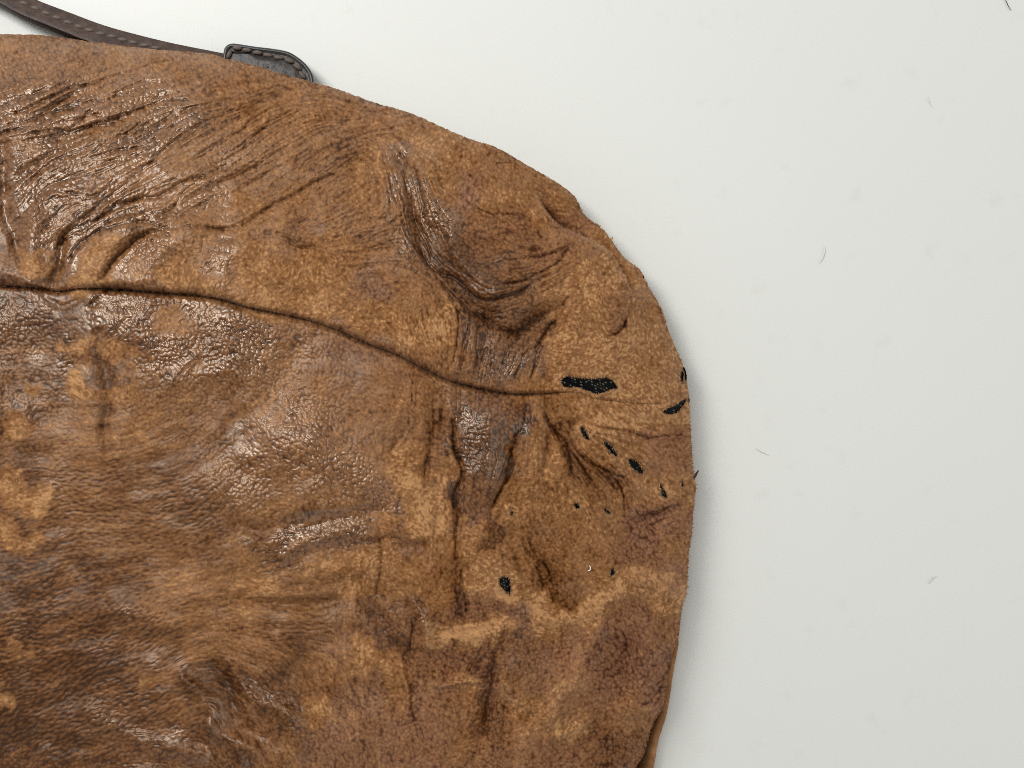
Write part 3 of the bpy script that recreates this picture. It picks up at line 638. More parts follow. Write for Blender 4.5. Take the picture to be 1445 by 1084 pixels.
def leather_material():
    m, nt, p = mat_new('worn_leather')
    a = N(nt, 'ShaderNodeAttribute', attribute_name='dye')
    b = N(nt, 'ShaderNodeAttribute', attribute_name='fibre')
    sa_ = N(nt, 'ShaderNodeSeparateColor'); nt.links.new(a.outputs['Color'], sa_.inputs[0])
    sb_ = N(nt, 'ShaderNodeSeparateColor'); nt.links.new(b.outputs['Color'], sb_.inputs[0])
    wear, gloss, purp = sa_.outputs[0], sa_.outputs[1], sa_.outputs[2]
    fib, crease, hole = sb_.outputs[0], sb_.outputs[1], sb_.outputs[2]
    tc = N(nt, 'ShaderNodeTexCoord')
    fine = N(nt, 'ShaderNodeTexNoise'); fine.inputs['Scale'].default_value = 2600; fine.inputs['Detail'].default_value = 3
    nt.links.new(tc.outputs['Object'], fine.inputs['Vector'])
    mott = N(nt, 'ShaderNodeTexNoise'); mott.inputs['Scale'].default_value = 240; mott.inputs['Detail'].default_value = 5
    nt.links.new(tc.outputs['Object'], mott.inputs['Vector'])
    wv = math_n(nt, 'ADD', wear, math_n(nt, 'MULTIPLY', math_n(nt, 'SUBTRACT', fine.outputs['Fac'], 0.5), 0.14))
    r = N(nt, 'ShaderNodeValToRGB')
    nt.links.new(wv, r.inputs[0])
    cr = r.color_ramp
    cr.elements[0].position = 0.05; cr.elements[0].color = (0.036, 0.0110, 0.0018, 1)
    cr.elements[1].position = 0.98; cr.elements[1].color = (0.380, 0.200, 0.088, 1)
    for pos, col in ((0.22, (0.088, 0.0315, 0.0075)), (0.42, (0.152, 0.0615, 0.0195)), (0.62, (0.210, 0.094, 0.034)), (0.80, (0.262, 0.124, 0.049))):
        e = cr.elements.new(pos); e.color = col + (1,)
    pf = math_n(nt, 'MULTIPLY', purp, math_n(nt, 'SUBTRACT', 0.95, math_n(nt, 'MULTIPLY', wear, 0.75)))
    r2 = N(nt, 'ShaderNodeValToRGB')
    nt.links.new(wv, r2.inputs[0])
    c2_ = r2.color_ramp
    c2_.elements[0].position = 0.05; c2_.elements[0].color = (0.052, 0.018, 0.010, 1)
    c2_.elements[1].position = 0.7; c2_.elements[1].color = (0.37, 0.195, 0.118, 1)
    e = c2_.elements.new(0.35); e.color = (0.205, 0.094, 0.056, 1)
    col = mixc(nt, r.outputs[0], r2.outputs[0], pf)
    fm = math_n(nt, 'ADD', 0.60, math_n(nt, 'MULTIPLY', fib, 0.80))
    cf = N(nt, 'ShaderNodeCombineColor')
    for i in range(3): nt.links.new(fm, cf.inputs[i])
    col = mixc(nt, col, cf.outputs[0], math_n(nt, 'MULTIPLY', wear, 0.9), 'MULTIPLY')
    hs = N(nt, 'ShaderNodeHueSaturation')
    nt.links.new(col, hs.inputs['Color'])
    nt.links.new(math_n(nt, 'ADD', 0.90, math_n(nt, 'MULTIPLY', mott.outputs['Fac'], 0.20)), hs.inputs['Value'])
    col = mixc(nt, hs.outputs[0], (0.03, 0.018, 0.012, 1), math_n(nt, 'MULTIPLY', hole, 0.8))
    nt.links.new(col, p.inputs['Base Color'])
    rg = math_n(nt, 'SUBTRACT', 0.78, math_n(nt, 'MULTIPLY', gloss, 0.52))
    nt.links.new(rg, p.inputs['Roughness'])
    nt.links.new(math_n(nt, 'ADD', 0.06, math_n(nt, 'MULTIPLY', gloss, 0.94)), p.inputs['Specular IOR Level'])
    nt.links.new(math_n(nt, 'ADD', -0.02, math_n(nt, 'MULTIPLY', wear, 0.20)), p.inputs['Sheen Weight'])
    p.inputs['Specular Tint'].default_value = (1.0, 0.88, 0.75, 1)
    p.inputs['Sheen Roughness'].default_value = 0.45
    p.inputs['Sheen Tint'].default_value = (1.0, 0.82, 0.62, 1)
    bp = N(nt, 'ShaderNodeBump'); bp.inputs['Strength'].default_value = 0.35; bp.inputs['Distance'].default_value = 0.00018
    nt.links.new(fine.outputs['Fac'], bp.inputs['Height'])
    nt.links.new(bp.outputs[0], p.inputs['Normal'])
    return m


M_LEATHER = leather_material()


def simple(name, col, rough, spec=0.5, noise_scale=800, amt=0.35, bump=0.3, dist=0.0002):
    m, nt, p = mat_new(name)
    tc = N(nt, 'ShaderNodeTexCoord')
    n1 = N(nt, 'ShaderNodeTexNoise'); n1.inputs['Scale'].default_value = noise_scale; n1.inputs['Detail'].default_value = 6
    nt.links.new(tc.outputs['Object'], n1.inputs['Vector'])
    lo = tuple(c * (1 - amt) for c in col) + (1,)
    hi = tuple(min(1, c * (1 + amt)) for c in col) + (1,)
    nt.links.new(mixc(nt, lo, hi, n1.outputs['Fac']), p.inputs['Base Color'])
    p.inputs['Roughness'].default_value = rough
    p.inputs['Specular IOR Level'].default_value = spec
    if bump:
        bp = N(nt, 'ShaderNodeBump'); bp.inputs['Strength'].default_value = bump; bp.inputs['Distance'].default_value = dist
        nt.links.new(n1.outputs['Fac'], bp.inputs['Height'])
        nt.links.new(bp.outputs[0], p.inputs['Normal'])
    return m


M_STRAP = simple('strap_leather', (0.052, 0.030, 0.022), 0.55, 0.35, 260, 0.95, 1.0, 0.0008)
M_TAB = simple('tab_leather', (0.032, 0.027, 0.025), 0.45, 0.4, 240, 0.95, 1.0, 0.0008)
M_EDGE = simple('edge_paint', (0.012, 0.010, 0.010), 0.5, 0.4, 900, 0.4, 0.2)
M_TABEDGE = simple('tab_edge_paint', (0.013, 0.014, 0.014), 0.4, 0.5, 900, 0.4, 0.2)
M_THREAD = simple('thread', (0.100, 0.078, 0.062), 0.6, 0.4, 3000, 0.3, 0.4)
M_FIBRE = simple('nap_fibre', (0.42, 0.22, 0.10), 0.85, 0.1, 400, 0.45, 0)
M_LINT = simple('lint', (0.56, 0.56, 0.53), 0.8, 0.2, 900, 0.3, 0)
M_WLINT = simple('white_lint', (0.85, 0.83, 0.8), 0.7, 0.3, 900, 0.1, 0)
M_RLINT = simple('red_lint', (0.05, 0.018, 0.014), 0.7, 0.3, 900, 0.3, 0)


def lining_material():
    m, nt, p = mat_new('black_lining')
    a = N(nt, 'ShaderNodeAttribute', attribute_name='weave')
    s = N(nt, 'ShaderNodeSeparateColor'); nt.links.new(a.outputs['Color'], s.inputs[0])
    nt.links.new(mixc(nt, (0.002, 0.002, 0.0022, 1), (0.26, 0.25, 0.21, 1), s.outputs[0]), p.inputs['Base Color'])
    p.inputs['Roughness'].default_value = 0.5
    p.inputs['Specular IOR Level'].default_value = 0.06
    return m


M_LINING = lining_material()


def table_material():
    m, nt, p = mat_new('white_tabletop')
    tc = N(nt, 'ShaderNodeTexCoord')
    n1 = N(nt, 'ShaderNodeTexNoise'); n1.inputs['Scale'].default_value = 9; n1.inputs['Detail'].default_value = 4
    n2 = N(nt, 'ShaderNodeTexNoise'); n2.inputs['Scale'].default_value = 70; n2.inputs['Detail'].default_value = 5
    n3 = N(nt, 'ShaderNodeTexNoise'); n3.inputs['Scale'].default_value = 900; n3.inputs['Detail'].default_value = 2
    for n in (n1, n2, n3): nt.links.new(tc.outputs['Object'], n.inputs['Vector'])
    r2 = N(nt, 'ShaderNodeValToRGB'); nt.links.new(n2.outputs['Fac'], r2.inputs[0])
    r2.color_ramp.elements[0].position = 0.62; r2.color_ramp.elements[0].color = (0, 0, 0, 1)
    r2.color_ramp.elements[1].position = 0.80; r2.color_ramp.elements[1].color = (1, 1, 1, 1)
    c = mixc(nt, (0.688, 0.708, 0.682, 1), (0.716, 0.730, 0.708, 1), n1.outputs['Fac'])
    c = mixc(nt, c, (0.60, 0.61, 0.585, 1), math_n(nt, 'MULTIPLY', r2.outputs[0], 0.40))
    nt.links.new(c, p.inputs['Base Color'])
    p.inputs['Roughness'].default_value = 0.55
    p.inputs['Specular IOR Level'].default_value = 0.3
    bp = N(nt, 'ShaderNodeBump'); bp.inputs['Strength'].default_value = 0.06; bp.inputs['Distance'].default_value = 0.0002
    nt.links.new(n3.outputs['Fac'], bp.inputs['Height'])
    nt.links.new(bp.outputs[0], p.inputs['Normal'])
    return m


# ------------------------------------------------------------------ tabletop
bm = bmesh.new()
bmesh.ops.create_cube(bm, size=1.0)
for v in bm.verts:
    v.co.x *= 1.9; v.co.y *= 1.3; v.co.z = v.co.z * 0.03 - 0.015
bmesh.ops.bevel(bm, geom=bm.edges[:], offset=0.004, segments=2, affect='EDGES')
me = bpy.data.meshes.new('tabletop'); bm.to_mesh(me); bm.free()
tag(link('tabletop', me, table_material()), 'plain white tabletop under the leather bag', kind='structure')

# ------------------------------------------------------------------ the bag
bx_, by_, _ = world(0, 700, 0.0)
BAG = empty('leather_bag', (bx_, by_, 0.0))
tag(BAG, 'worn tan and brown leather bag with scuffed corner, black lining showing through holes', 'bag')


def leather_mesh(name, px, py, shape, d=None, z_add=None):
    z = leather_z(px, py, d)
    if z_add is not None: z = z + z_add
    x, y, _ = world(px, py, z)
    q = grid_quads(*shape)
    hole = sample(HOLE, px, py)
    keep = ~((hole[q] < -0.2).sum(1) >= 3)
    q = q[keep]
    fade = in_raster(px, py)[:, None]
    dye = sample(DYE, px, py)
    dye = dye * fade + (1 - fade) * np.array([.38, .3, .1, .5], np.float32)
    fb = sample(FIB, px, py) * fade + (1 - fade) * np.array([.5, 0, 0, .5], np.float32)
    me = np_mesh(name, np.stack([x, y, z], -1), quads=q, attrs={'dye': dye, 'fibre': fb})
    return link(name, me, M_LEATHER, BAG)


def seam_y(x):
    xm = np.where(x < MX / 2, MX - x, x)
    return np.interp(xm, SEAMS[:, 0], SEAMS[:, 1])


STEP = 1.25
# --- front panel
RS = smooth_poly(RIGHT, 4)
ys = np.concatenate([np.arange(551, 1166, 1.06), np.linspace(1168, 1600, 34)])
xr = np.interp(ys, RS[:, 1], RS[:, 0])
rim_noise = np.interp(ys, np.arange(500, 1700, 4), np.convolve(np.random.default_rng(3).standard_normal(310), [.2, .3, .3, .2], 'same')[:300]) * 0.8
xr = xr + rim_noise * (ys > 570)
a_f = (np.arange(-60, 981, STEP) - (MX - 981)) / (981 - (MX - 981))
a = np.concatenate([np.linspace(0, a_f[0], 50)[:-1], a_f[a_f < 0.99999], [1.0]])
b = (ys - 551) / (1600 - 551)
xl = MX - xr
PXg = xl[:, None] + a[None, :] * (xr - xl)[:, None]
x_top = PXg[0]
PYg = seam_y(x_top)[None, :] * (1 - b)[:, None] + 1600 * b[:, None]
PYg[0] += 0.2
shape = PXg.shape
px, py = PXg.ravel().astype(np.float32), PYg.ravel().astype(np.float32)
dr = bil(RIM_D, (px - CX0) / CS, (py - CY0) / CS)
edge = np.zeros(shape, bool); edge[:, 0] = edge[:, -1] = True; edge[-1] = True
dr = np.where(edge.ravel(), 0, dr)
front = leather_mesh('front_panel', px, py, shape, dr)
tag(front, 'large lower leather panel, glossy brown at left, scuffed tan and purple at right')

# --- top panel
TS = smooth_poly(TOPSIL, 6)
tl = np.concatenate([[0], np.cumsum(np.hypot(*np.diff(TS, axis=0).T))])
sl_ = np.concatenate([[0], np.cumsum(np.hypot(*np.diff(SEAMS, axis=0).T))])


def at_len(P, L, q):
    return np.interp(q, L, P[:, 0]), np.interp(q, L, P[:, 1])


pairs_s = np.interp([-120, 0, 300, 600, 800, 900, 971], SEAMS[:, 0], sl_)
pairs_t = np.array([0, np.interp(0, TS[:, 0], tl), np.interp(330, TS[:, 0], tl), np.interp(740, TS[:, 0], tl),
                    tl[np.argmin(np.hypot(TS[:, 0] - 900, TS[:, 1] - 380))], tl[np.argmin(np.hypot(TS[:, 0] - 944, TS[:, 1] - 470))], tl[-1]])
t0 = np.interp(-60, TS[:, 0], tl)
tq = np.concatenate([np.linspace(0, t0, 8)[:-1], np.arange(t0, tl[-1] - 1.0, STEP * 0.95), [tl[-1] - 0.8]])
sq = np.interp(tq, pairs_t, pairs_s)
k = np.ones(41) / 41
sqs = np.convolve(np.pad(sq, 20, mode='edge'), k, 'valid')
sq = np.where((np.arange(len(sq)) > 25) & (np.arange(len(sq)) < len(sq) - 25), sqs, sq)
txx, tyy = at_len(TS, tl, tq)
sxx, syy = at_len(SEAMS, sl_, sq)
# mirrored far left half, coarse
lm = np.linspace(1, 0, 40)[:-1]
tqm = tl[-1] * lm
mtx, mty = at_len(TS, tl, tqm)
msx, msy = at_len(SEAMS, sl_, np.interp(tqm, pairs_t, pairs_s))
txx = np.concatenate([MX - mtx, txx]); tyy = np.concatenate([mty, tyy])
sxx = np.concatenate([MX - msx, sxx]); syy = np.concatenate([msy, syy])
jn = np.convolve(np.random.default_rng(5).standard_normal(len(txx) + 10), [.1, .2, .4, .2, .1], 'same')[:len(txx)] * 0.7
nrm = np.stack([np.gradient(tyy), -np.gradient(txx)], 1); nrm /= np.linalg.norm(nrm, axis=1)[:, None] + 1e-9
txx = txx + jn * nrm[:, 0]; tyy = tyy + jn * nrm[:, 1]
nr = 300
t = np.linspace(0, 1, nr)
t = 0.85 * t + 0.15 * (1 - (1 - t) ** 2)
PXt = sxx[None] * (1 - t[:, None]) + txx[None] * t[:, None]
PYt = syy[None] * (1 - t[:, None]) + tyy[None] * t[:, None]
PXt, PYt = PXt[::-1], PYt[::-1]
shape = PXt.shape
px, py = PXt.ravel().astype(np.float32), PYt.ravel().astype(np.float32)
dr = bil(RIM_D, (px - CX0) / CS, (py - CY0) / CS)
edge = np.zeros(shape, bool); edge[0] = True
dr = np.where(edge.ravel(), 0, dr)
top = leather_mesh('top_panel', px, py, shape, dr)
tag(top, 'upper leather panel above the seam, deeply wrinkled')

# --- back panel: closed shell under the rim, its rolled edge showing at the lower right
BR = smooth_poly(BACK_RIGHT, 4)
TB = smooth_poly(TOPSIL[1:], 3)
ctr = np.array([MX / 2 + 120, 760.0])
TBi = TB + (ctr - TB) / np.linalg.norm(ctr - TB, axis=1)[:, None] * 5.0
ring = np.vstack([TBi[:-3], BR, mirror(BR)[1:], mirror(TBi)[3:]])
keepr = np.concatenate([[True], np.hypot(*np.diff(ring, axis=0).T) > 0.5]); ring = ring[keepr]
# resample evenly
L = np.concatenate([[0], np.cumsum(np.hypot(*np.diff(np.vstack([ring, ring[:1]]), axis=0).T))])
qq = np.linspace(0, L[-1], 1500, endpoint=False)
rc = np.vstack([ring, ring[:1]])
ring = np.stack([np.interp(qq, L, rc[:, 0]), np.interp(qq, L, rc[:, 1])], 1)
ring += np.random.default_rng(9).standard_normal(ring.shape) * 0.25
tan_ = np.roll(ring, -3, 0) - np.roll(ring, 3, 0)
nin = np.stack([-tan_[:, 1], tan_[:, 0]], 1); nin /= np.linalg.norm(nin, axis=1)[:, None]
prof = [(60, -0.0115), (42, -0.0112), (28, -0.0095), (20, -0.0062), (14, -0.0036), (9, -0.0022), (5, -0.0022), (2.2, -0.0032), (0.6, -0.0048), (0, -0.0068), (0.6, -0.0078), (4, -0.0092), (12, -0.0106), (30, -0.0112), (70, -0.0114), (140, -0.0116), (320, -0.0117)]
rows = []
for off, dz in prof:
    q = ring + nin * off if off < 100 else ring + (ctr - ring) * (off / 900.0)
    z = np.full(len(q), ZR + dz)
    x, y, _ = world(q[:, 0], q[:, 1], z)
    rows.append(np.stack([x, y, z], 1))
rows.append(np.tile(np.array([[*world(*ctr, ZR - .0117)]]), (len(ring), 1)))
co = np.vstack(rows)
nrw, ncl = len(rows), len(ring)
ii = np.arange(nrw * ncl).reshape(nrw, ncl)
jj = np.roll(ii, -1, 1)
q = np.stack([ii[:-1], ii[1:], jj[1:], jj[:-1]], -1).reshape(-1, 4)
rn = np.random.default_rng(12)
bn = np.convolve(rn.standard_normal(ncl + 20), np.ones(9) / 3, 'same')[:ncl]
bd = np.tile(np.clip(.62 + .1 * bn, 0, 1)[None], (nrw, 1)) + .05 * rn.standard_normal((nrw, ncl))
dye = np.stack([bd, np.zeros_like(bd) + .05, np.zeros_like(bd) + .1, np.zeros_like(bd) + .5], -1).reshape(-1, 4)
fb = np.stack([.5 + .15 * rn.standard_normal(bd.shape), bd * 0, bd * 0, bd * 0 + .5], -1).reshape(-1, 4)
back = link('back_panel', np_mesh('back_panel', co, quads=q, attrs={'dye': np.clip(dye, 0, 1), 'fibre': np.clip(fb, 0, 1)}), M_LEATHER, BAG)
tag(back, 'back leather panel with a raw tan edge')

# --- lining patches behind the holes
for P in HOLES:
    g = 0.7
    xs = np.arange(P[:, 0].min() - 6, P[:, 0].max() + 6, g); ysq = np.arange(P[:, 1].min() - 6, P[:, 1].max() + 6, g)
    gx_, gy_ = np.meshgrid(xs, ysq)
    sd = poly_sd(gx_, gy_, P)
    # twill weave: rows of small raised threads
    ca, sa2 = math.cos(0.42), math.sin(0.42)
    u = (gx_ * ca + gy_ * sa2) / 4.6; v = (-gx_ * sa2 + gy_ * ca) / 3.4
    uu = u + 0.5 * (np.floor(v) % 2)
    th = np.exp(-(((uu % 1) - .5) / .22) ** 2 - (((v % 1) - .5) / .19) ** 2)
    big = (P[:, 0].max() - P[:, 0].min()) > 60
    sel = np.random.default_rng(int(P[0, 0])).random((400, 400))
    shin = sel[(np.floor(v).astype(int)) % 400, np.floor(uu).astype(int) % 400]
    lit = th * np.clip(shin * 2.2 - .9, 0, 1) * (0.9 if big else 0.75)
    z = leather_z(gx_.astype(np.float32), gy_.astype(np.float32), R=HSM) + PXM * (-3.8 + 0.7 * th)
    x, y, _ = world(gx_, gy_, z)
    qd = grid_quads(*gx_.shape)
    qd = qd[(sd.ravel()[qd] < 4.5).all(1)]
    at = np.stack([lit, lit, lit, np.ones_like(lit)], -1).reshape(-1, 4)
    tag(link('lining_patch', np_mesh('lining_patch', np.stack([x, y, z], -1).reshape(-1, 3), quads=qd, attrs={'weave': at}), M_LINING, BAG))

# --- loose suede fibres on worn areas and along the rim
rf = np.random.default_rng(21)
cand = rf.random((260000, 2)) * [1010, 1070] + [-10, 30]
cx_, cy_ = cand[:, 0].astype(np.float32), cand[:, 1].astype(np.float32)
wv = sample(WEAR_TONE.astype(np.float32), cx_, cy_); hv = sample(HOLE, cx_, cy_)
dd = bil(RIM_D, (cx_ - CX0) / CS, (cy_ - CY0) / CS)
xr_at = np.where(cy_ < 551, 1e4, np.interp(cy_, RS[:, 1], RS[:, 0]))
top_at = np.interp(cx_, TS[:, 0], TS[:, 1])
inside = (cx_ < xr_at) & np.where(cy_ < 551, poly_sd(cx_, cy_, OUTLINE) < 0, True)
ok = inside & (rf.random(len(cx_)) < np.clip((wv - .6) * 0.10, 0, 1)) & (hv > 1)
fx, fy = cx_[ok], cy_[ok]
fa = sample(fth.astype(np.float32), fx, fy) + rf.normal(0, .5, len(fx)) + np.where(rf.random(len(fx)) < .5, 0, math.pi)
fl = rf.uniform(2.0, 4.5, len(fx)); lift = rf.uniform(.1, .8, len(fx))
fz = leather_z(fx, fy)
# hole fringe
def ribbon(x0, y0, z0, ang, ln, lift, wd):
    tx, ty = x0 + np.cos(ang) * ln, y0 + np.sin(ang) * ln
    mx_, my_ = x0 + np.cos(ang + .25) * ln * .5, y0 + np.sin(ang + .25) * ln * .5
    ox, oy = -np.sin(ang) * wd, np.cos(ang) * wd
    def W(px, py, z): return np.stack(world(px, py, z), -1)
    A = W(x0 + ox, y0 + oy, z0 - .00005); B = W(x0 - ox, y0 - oy, z0 - .00005)
    Mz = z0 + lift * .00035
    Cc = W(mx_ + ox * .8, my_ + oy * .8, Mz); D = W(mx_ - ox * .8, my_ - oy * .8, Mz)
    E = W(tx, ty, z0 + lift * .0005)
    n = len(x0)
    v = np.stack([A, B, Cc, D, E], 1).reshape(-1, 3)
    b = np.arange(n)[:, None] * 5
    tr = np.concatenate([b + [0, 1, 2], b + [1, 3, 2], b + [2, 3, 4]], 0)
    return v, tr
hx_, hy_, ha_ = [], [], []
for P in HOLES:
    Pc = P.mean(0); per = np.hypot(*np.diff(np.vstack([P, P[:1]]), axis=0).T).sum()
    Lp = np.concatenate([[0], np.cumsum(np.hypot(*np.diff(np.vstack([P, P[:1]]), axis=0).T))]); Pq = np.vstack([P, P[:1]])
    for q_ in rf.random(int(per * 0.55)) * Lp[-1]:
        x_, y_ = np.interp(q_, Lp, Pq[:, 0]), np.interp(q_, Lp, Pq[:, 1])
        an = math.atan2(np.interp(q_ + .5, Lp, Pq[:, 1]) - y_, np.interp(q_ + .5, Lp, Pq[:, 0]) - x_)
        inw = math.atan2(Pc[1] - y_, Pc[0] - x_)
        side_ = an + math.pi / 2 if math.cos(an + math.pi / 2 - inw) > 0 else an - math.pi / 2
        hx_.append(x_ - 1.6 * math.cos(side_)); hy_.append(y_ - 1.6 * math.sin(side_)); ha_.append(side_ + rf.normal(0, .7))
hx_, hy_, ha_ = (np.array(v_, np.float32) for v_ in (hx_, hy_, ha_))
V0, T0 = ribbon(hx_, hy_, leather_z(hx_, hy_), ha_, rf.uniform(2.0, 4.6, len(hx_)), rf.uniform(-.6, .5, len(hx_)), rf.uniform(.2, .38, len(hx_)))
V1, T1 = ribbon(fx, fy, fz, fa, fl, lift, rf.uniform(.2, .42, len(fx)))
# rim fuzz
rimP = np.vstack([TS, RS[:-30]])
Lr = np.concatenate([[0], np.cumsum(np.hypot(*np.diff(rimP, axis=0).T))])
n = 1500
qr = rf.random(n) * Lr[-1]
rx_, ry_ = np.interp(qr, Lr, rimP[:, 0]), np.interp(qr, Lr, rimP[:, 1])
hx, hy = np.interp(qr + 3, Lr, rimP[:, 0]) - rx_, np.interp(qr + 3, Lr, rimP[:, 1]) - ry_
ra = np.arctan2(-hx, hy) + rf.normal(0, .55, n)
edge_w = np.interp(rx_ + ry_, [300, 900, 1250, 1500], [.25, .4, .9, 1.0])
lnr = (1.0 + rf.exponential(1.1, n)) * edge_w
V2, T2 = ribbon(rx_ - np.cos(ra) * 1.0, ry_ - np.sin(ra) * 1.0, np.full(n, ZR + .001), ra, lnr + 1.0, rf.uniform(-.3, .6, n), rf.uniform(.2, .45, n))
nap = link('nap_fibres', np_mesh('nap_fibres', np.vstack([V1, V2, V0]), tris=np.vstack([T1, T2 + len(V1), T0 + len(V1) + len(V2)]), smooth=False), M_FIBRE, BAG)
tag(nap, kind='stuff')


# --- strap and its end tab
def sweep(name, pts, zs, wid, thick, mat, parent, edge_mat=None, tilt=0.0):
    """flat band with rounded edges along px points"""
    P = smooth_poly(np.array(pts, float), 8)
    zz = np.interp(np.linspace(0, 1, len(P)), np.linspace(0, 1, len(zs)), zs)
    wdt = np.interp(np.linspace(0, 1, len(P)), np.linspace(0, 1, len(wid)), wid)
    Wp = np.array([world(p[0], p[1], z) for p, z in zip(P, zz)])
    tn = np.gradient(Wp, axis=0); tn /= np.linalg.norm(tn, axis=1)[:, None]
    up = np.array([0, 0, 1.0])
    sd = np.cross(up, tn); sd /= np.linalg.norm(sd, axis=1)[:, None]
    nm = np.cross(tn, sd)
    c, s = math.cos(tilt), math.sin(tilt)
    sd2 = sd * c + nm * s; nm2 = nm * c - sd * s
    hw = wdt / 2
    prof_ = [(-1, -.35), (-1, .30), (-.985, .43), (-.94, .5), (-.70, .54), (-.3, .5), (.3, .5), (.70, .54), (.94, .5), (.985, .43), (1, .30), (1, -.35), (.95, -.5), (-.95, -.5)]
    co = []
    for j in range(len(P)):
        for u_, v_ in prof_:
            co.append(Wp[j] + sd2[j] * hw[j] * u_ + nm2[j] * thick * v_)
    k_ = len(prof_)
    me = bpy.data.meshes.new(name)
    faces = []
    for j in range(len(P) - 1):
        for i in range(k_):
            faces.append((j * k_ + i, j * k_ + (i + 1) % k_, (j + 1) * k_ + (i + 1) % k_, (j + 1) * k_ + i))
    faces.append(tuple(range(k_))[::-1]); faces.append(tuple((len(P) - 1) * k_ + i for i in range(k_)))
    me.from_pydata([tuple(c_) for c_ in co], [], faces)
    for p_ in me.polygons: p_.use_smooth = True
    o = link(name, me, mat, parent)
    if edge_mat:
        me.materials.append(edge_mat)
        for idx, p_ in enumerate(me.polygons):
            if idx < (len(P) - 1) * k_ and (idx % k_) in (0, 1, 9, 10, 11, 12, 13): p_.material_index = 1
    bm = bmesh.new(); bm.from_mesh(me); bmesh.ops.recalc_face_normals(bm, faces=bm.faces[:]); bm.to_mesh(me); bm.free()
    return o, Wp, sd2, nm2


STRAP_Z = 0.0075
strap, SWp, Ssd, Snm = sweep('shoulder_strap', [(-160, -130), (-70, -48), (0, -9), (40, 13), (90, 33), (140, 52), (190, 66), (240, 78), (290, 88), (335, 97), (380, 108)],
    [0.006, 0.0065, STRAP_Z, STRAP_Z, STRAP_Z, STRAP_Z, STRAP_Z - .001, STRAP_Z - .002, STRAP_Z - .002, STRAP_Z - .002],
    [0.0112] * 3 + [0.0118] * 4, 0.0042, M_STRAP, BAG, M_EDGE, tilt=math.radians(-22))
tag(strap, 'dark brown stitched leather strap passing behind the bag')

st_me = bpy.data.meshes.new('stitch')
bm = bmesh.new()
bmesh.ops.create_uvsphere(bm, u_segments=10, v_segments=6, radius=1.0)
for v in bm.verts:
    v.co.x *= 0.0024; v.co.y *= 0.00105; v.co.z *= 0.0008
    v.co.z += 0.0002 * math.cos(v.co.x / 0.0021 * 1.5)
bm.to_mesh(st_me); bm.free()
for p_ in st_me.polygons: p_.use_smooth = True
st_me.materials.append(M_THREAD)
pit_me = bpy.data.meshes.new('stitch_hole')


def stitches(parent, pts, z, ang_extra=0.12, first=[True]):
    for i, (sx_, sy_) in enumerate(pts):
        j0_, j1_ = max(0, i - 1), min(len(pts) - 1, i + 1)
        ang = math.atan2(-(pts[j1_][1] - pts[j0_][1]), pts[j1_][0] - pts[j0_][0])
        o = bpy.data.objects.new('stitch', st_me)
        COL.objects.link(o)
        o.parent = parent
        o.location = Vector(world(sx_, sy_, z)) 
        o.rotation_euler = (0, 0, ang + ang_extra)


ST = [(18, -2), (34, 5), (50, 12), (65, 19), (80.5, 25.4), (96, 32), (111, 38), (126, 43), (142, 48), (158, 52), (173, 56.5), (188, 60.5), (204, 64.5), (220, 68)]
pre = [(2, -10), (-14, -19), (-30, -28), (-46, -38)]
# height of the strap's upper face at each stitch
def strap_top(px_, py_):
    best = None
    for j in range(len(SWp)):
        zt = SWp[j][2]
        x_, y_, _ = world(px_, py_, zt + 0.002)
        d_ = math.hypot(x_ - SWp[j][0], y_ - SWp[j][1])
        if best is None or d_ < best[0]:
            off = (x_ - SWp[j][0]) * Ssd[j][0] + (y_ - SWp[j][1]) * Ssd[j][1]
            best = (d_, SWp[j][2] + off * Ssd[j][2] / max(.2, (Ssd[j][0] ** 2 + Ssd[j][1] ** 2)) + 0.0022 * Snm[j][2])
    return best[1]


allst = pre[::-1] + ST
for i, (sx_, sy_) in enumerate(allst):
    j0_, j1_ = max(0, i - 1), min(len(allst) - 1, i + 1)
    ang = math.atan2(-(allst[j1_][1] - allst[j0_][1]), allst[j1_][0] - allst[j0_][0])
    o = bpy.data.objects.new('stitch', st_me)
    COL.objects.link(o); o.parent = strap
    o.location = world(sx_, sy_, strap_top(sx_, sy_))
    o.rotation_euler = (math.radians(-12), 0, ang + 0.16)

# tab: stacked leather with raised painted rim
TABP = np.array([(315, 76), (317, 68), (322, 63), (330, 61.5), (345, 63.5), (361, 66), (386, 69), (406, 73), (419, 80), (431, 90), (439, 101), (442.6, 112), (441, 124), (432, 134), (415, 139), (390, 137), (355, 128), (325, 116), (314, 100)], float)
TP = smooth_poly(np.vstack([TABP, TABP[:1]]), 5)[:-1]
tcn = TP.mean(0)
tt = np.roll(TP, -1, 0) - np.roll(TP, 1, 0)
tn_in = np.stack([-tt[:, 1], tt[:, 0]], 1); tn_in /= np.linalg.norm(tn_in, axis=1)[:, None]
TAB_Z = STRAP_Z + 0.004
rows = []
for off, dz in ((1.2, -0.0062), (0, -0.0056), (0, -0.0012), (0.7, -0.0003), (2.0, 0.0001), (4.2, -0.0001), (5.6, -0.0005), (8, -0.0007), (14, -0.0003)):
    qv = TP + tn_in * off
    rows.append(np.stack(world(qv[:, 0], qv[:, 1], np.full(len(qv), TAB_Z + dz)), 1))
for s_ in (.55, .25, .02):
    qv = tcn + (TP - tcn) * s_
    rows.append(np.stack(world(qv[:, 0], qv[:, 1], np.full(len(qv), TAB_Z + .0002)), 1))
co = np.vstack(rows); nrw, ncl = len(rows), len(TP)
ii = np.arange(nrw * ncl).reshape(nrw, ncl); jj = np.roll(ii, -1, 1)
q = np.stack([ii[:-1], jj[:-1], jj[1:], ii[1:]], -1).reshape(-1, 4)
me = np_mesh('strap_tab', co, quads=q)
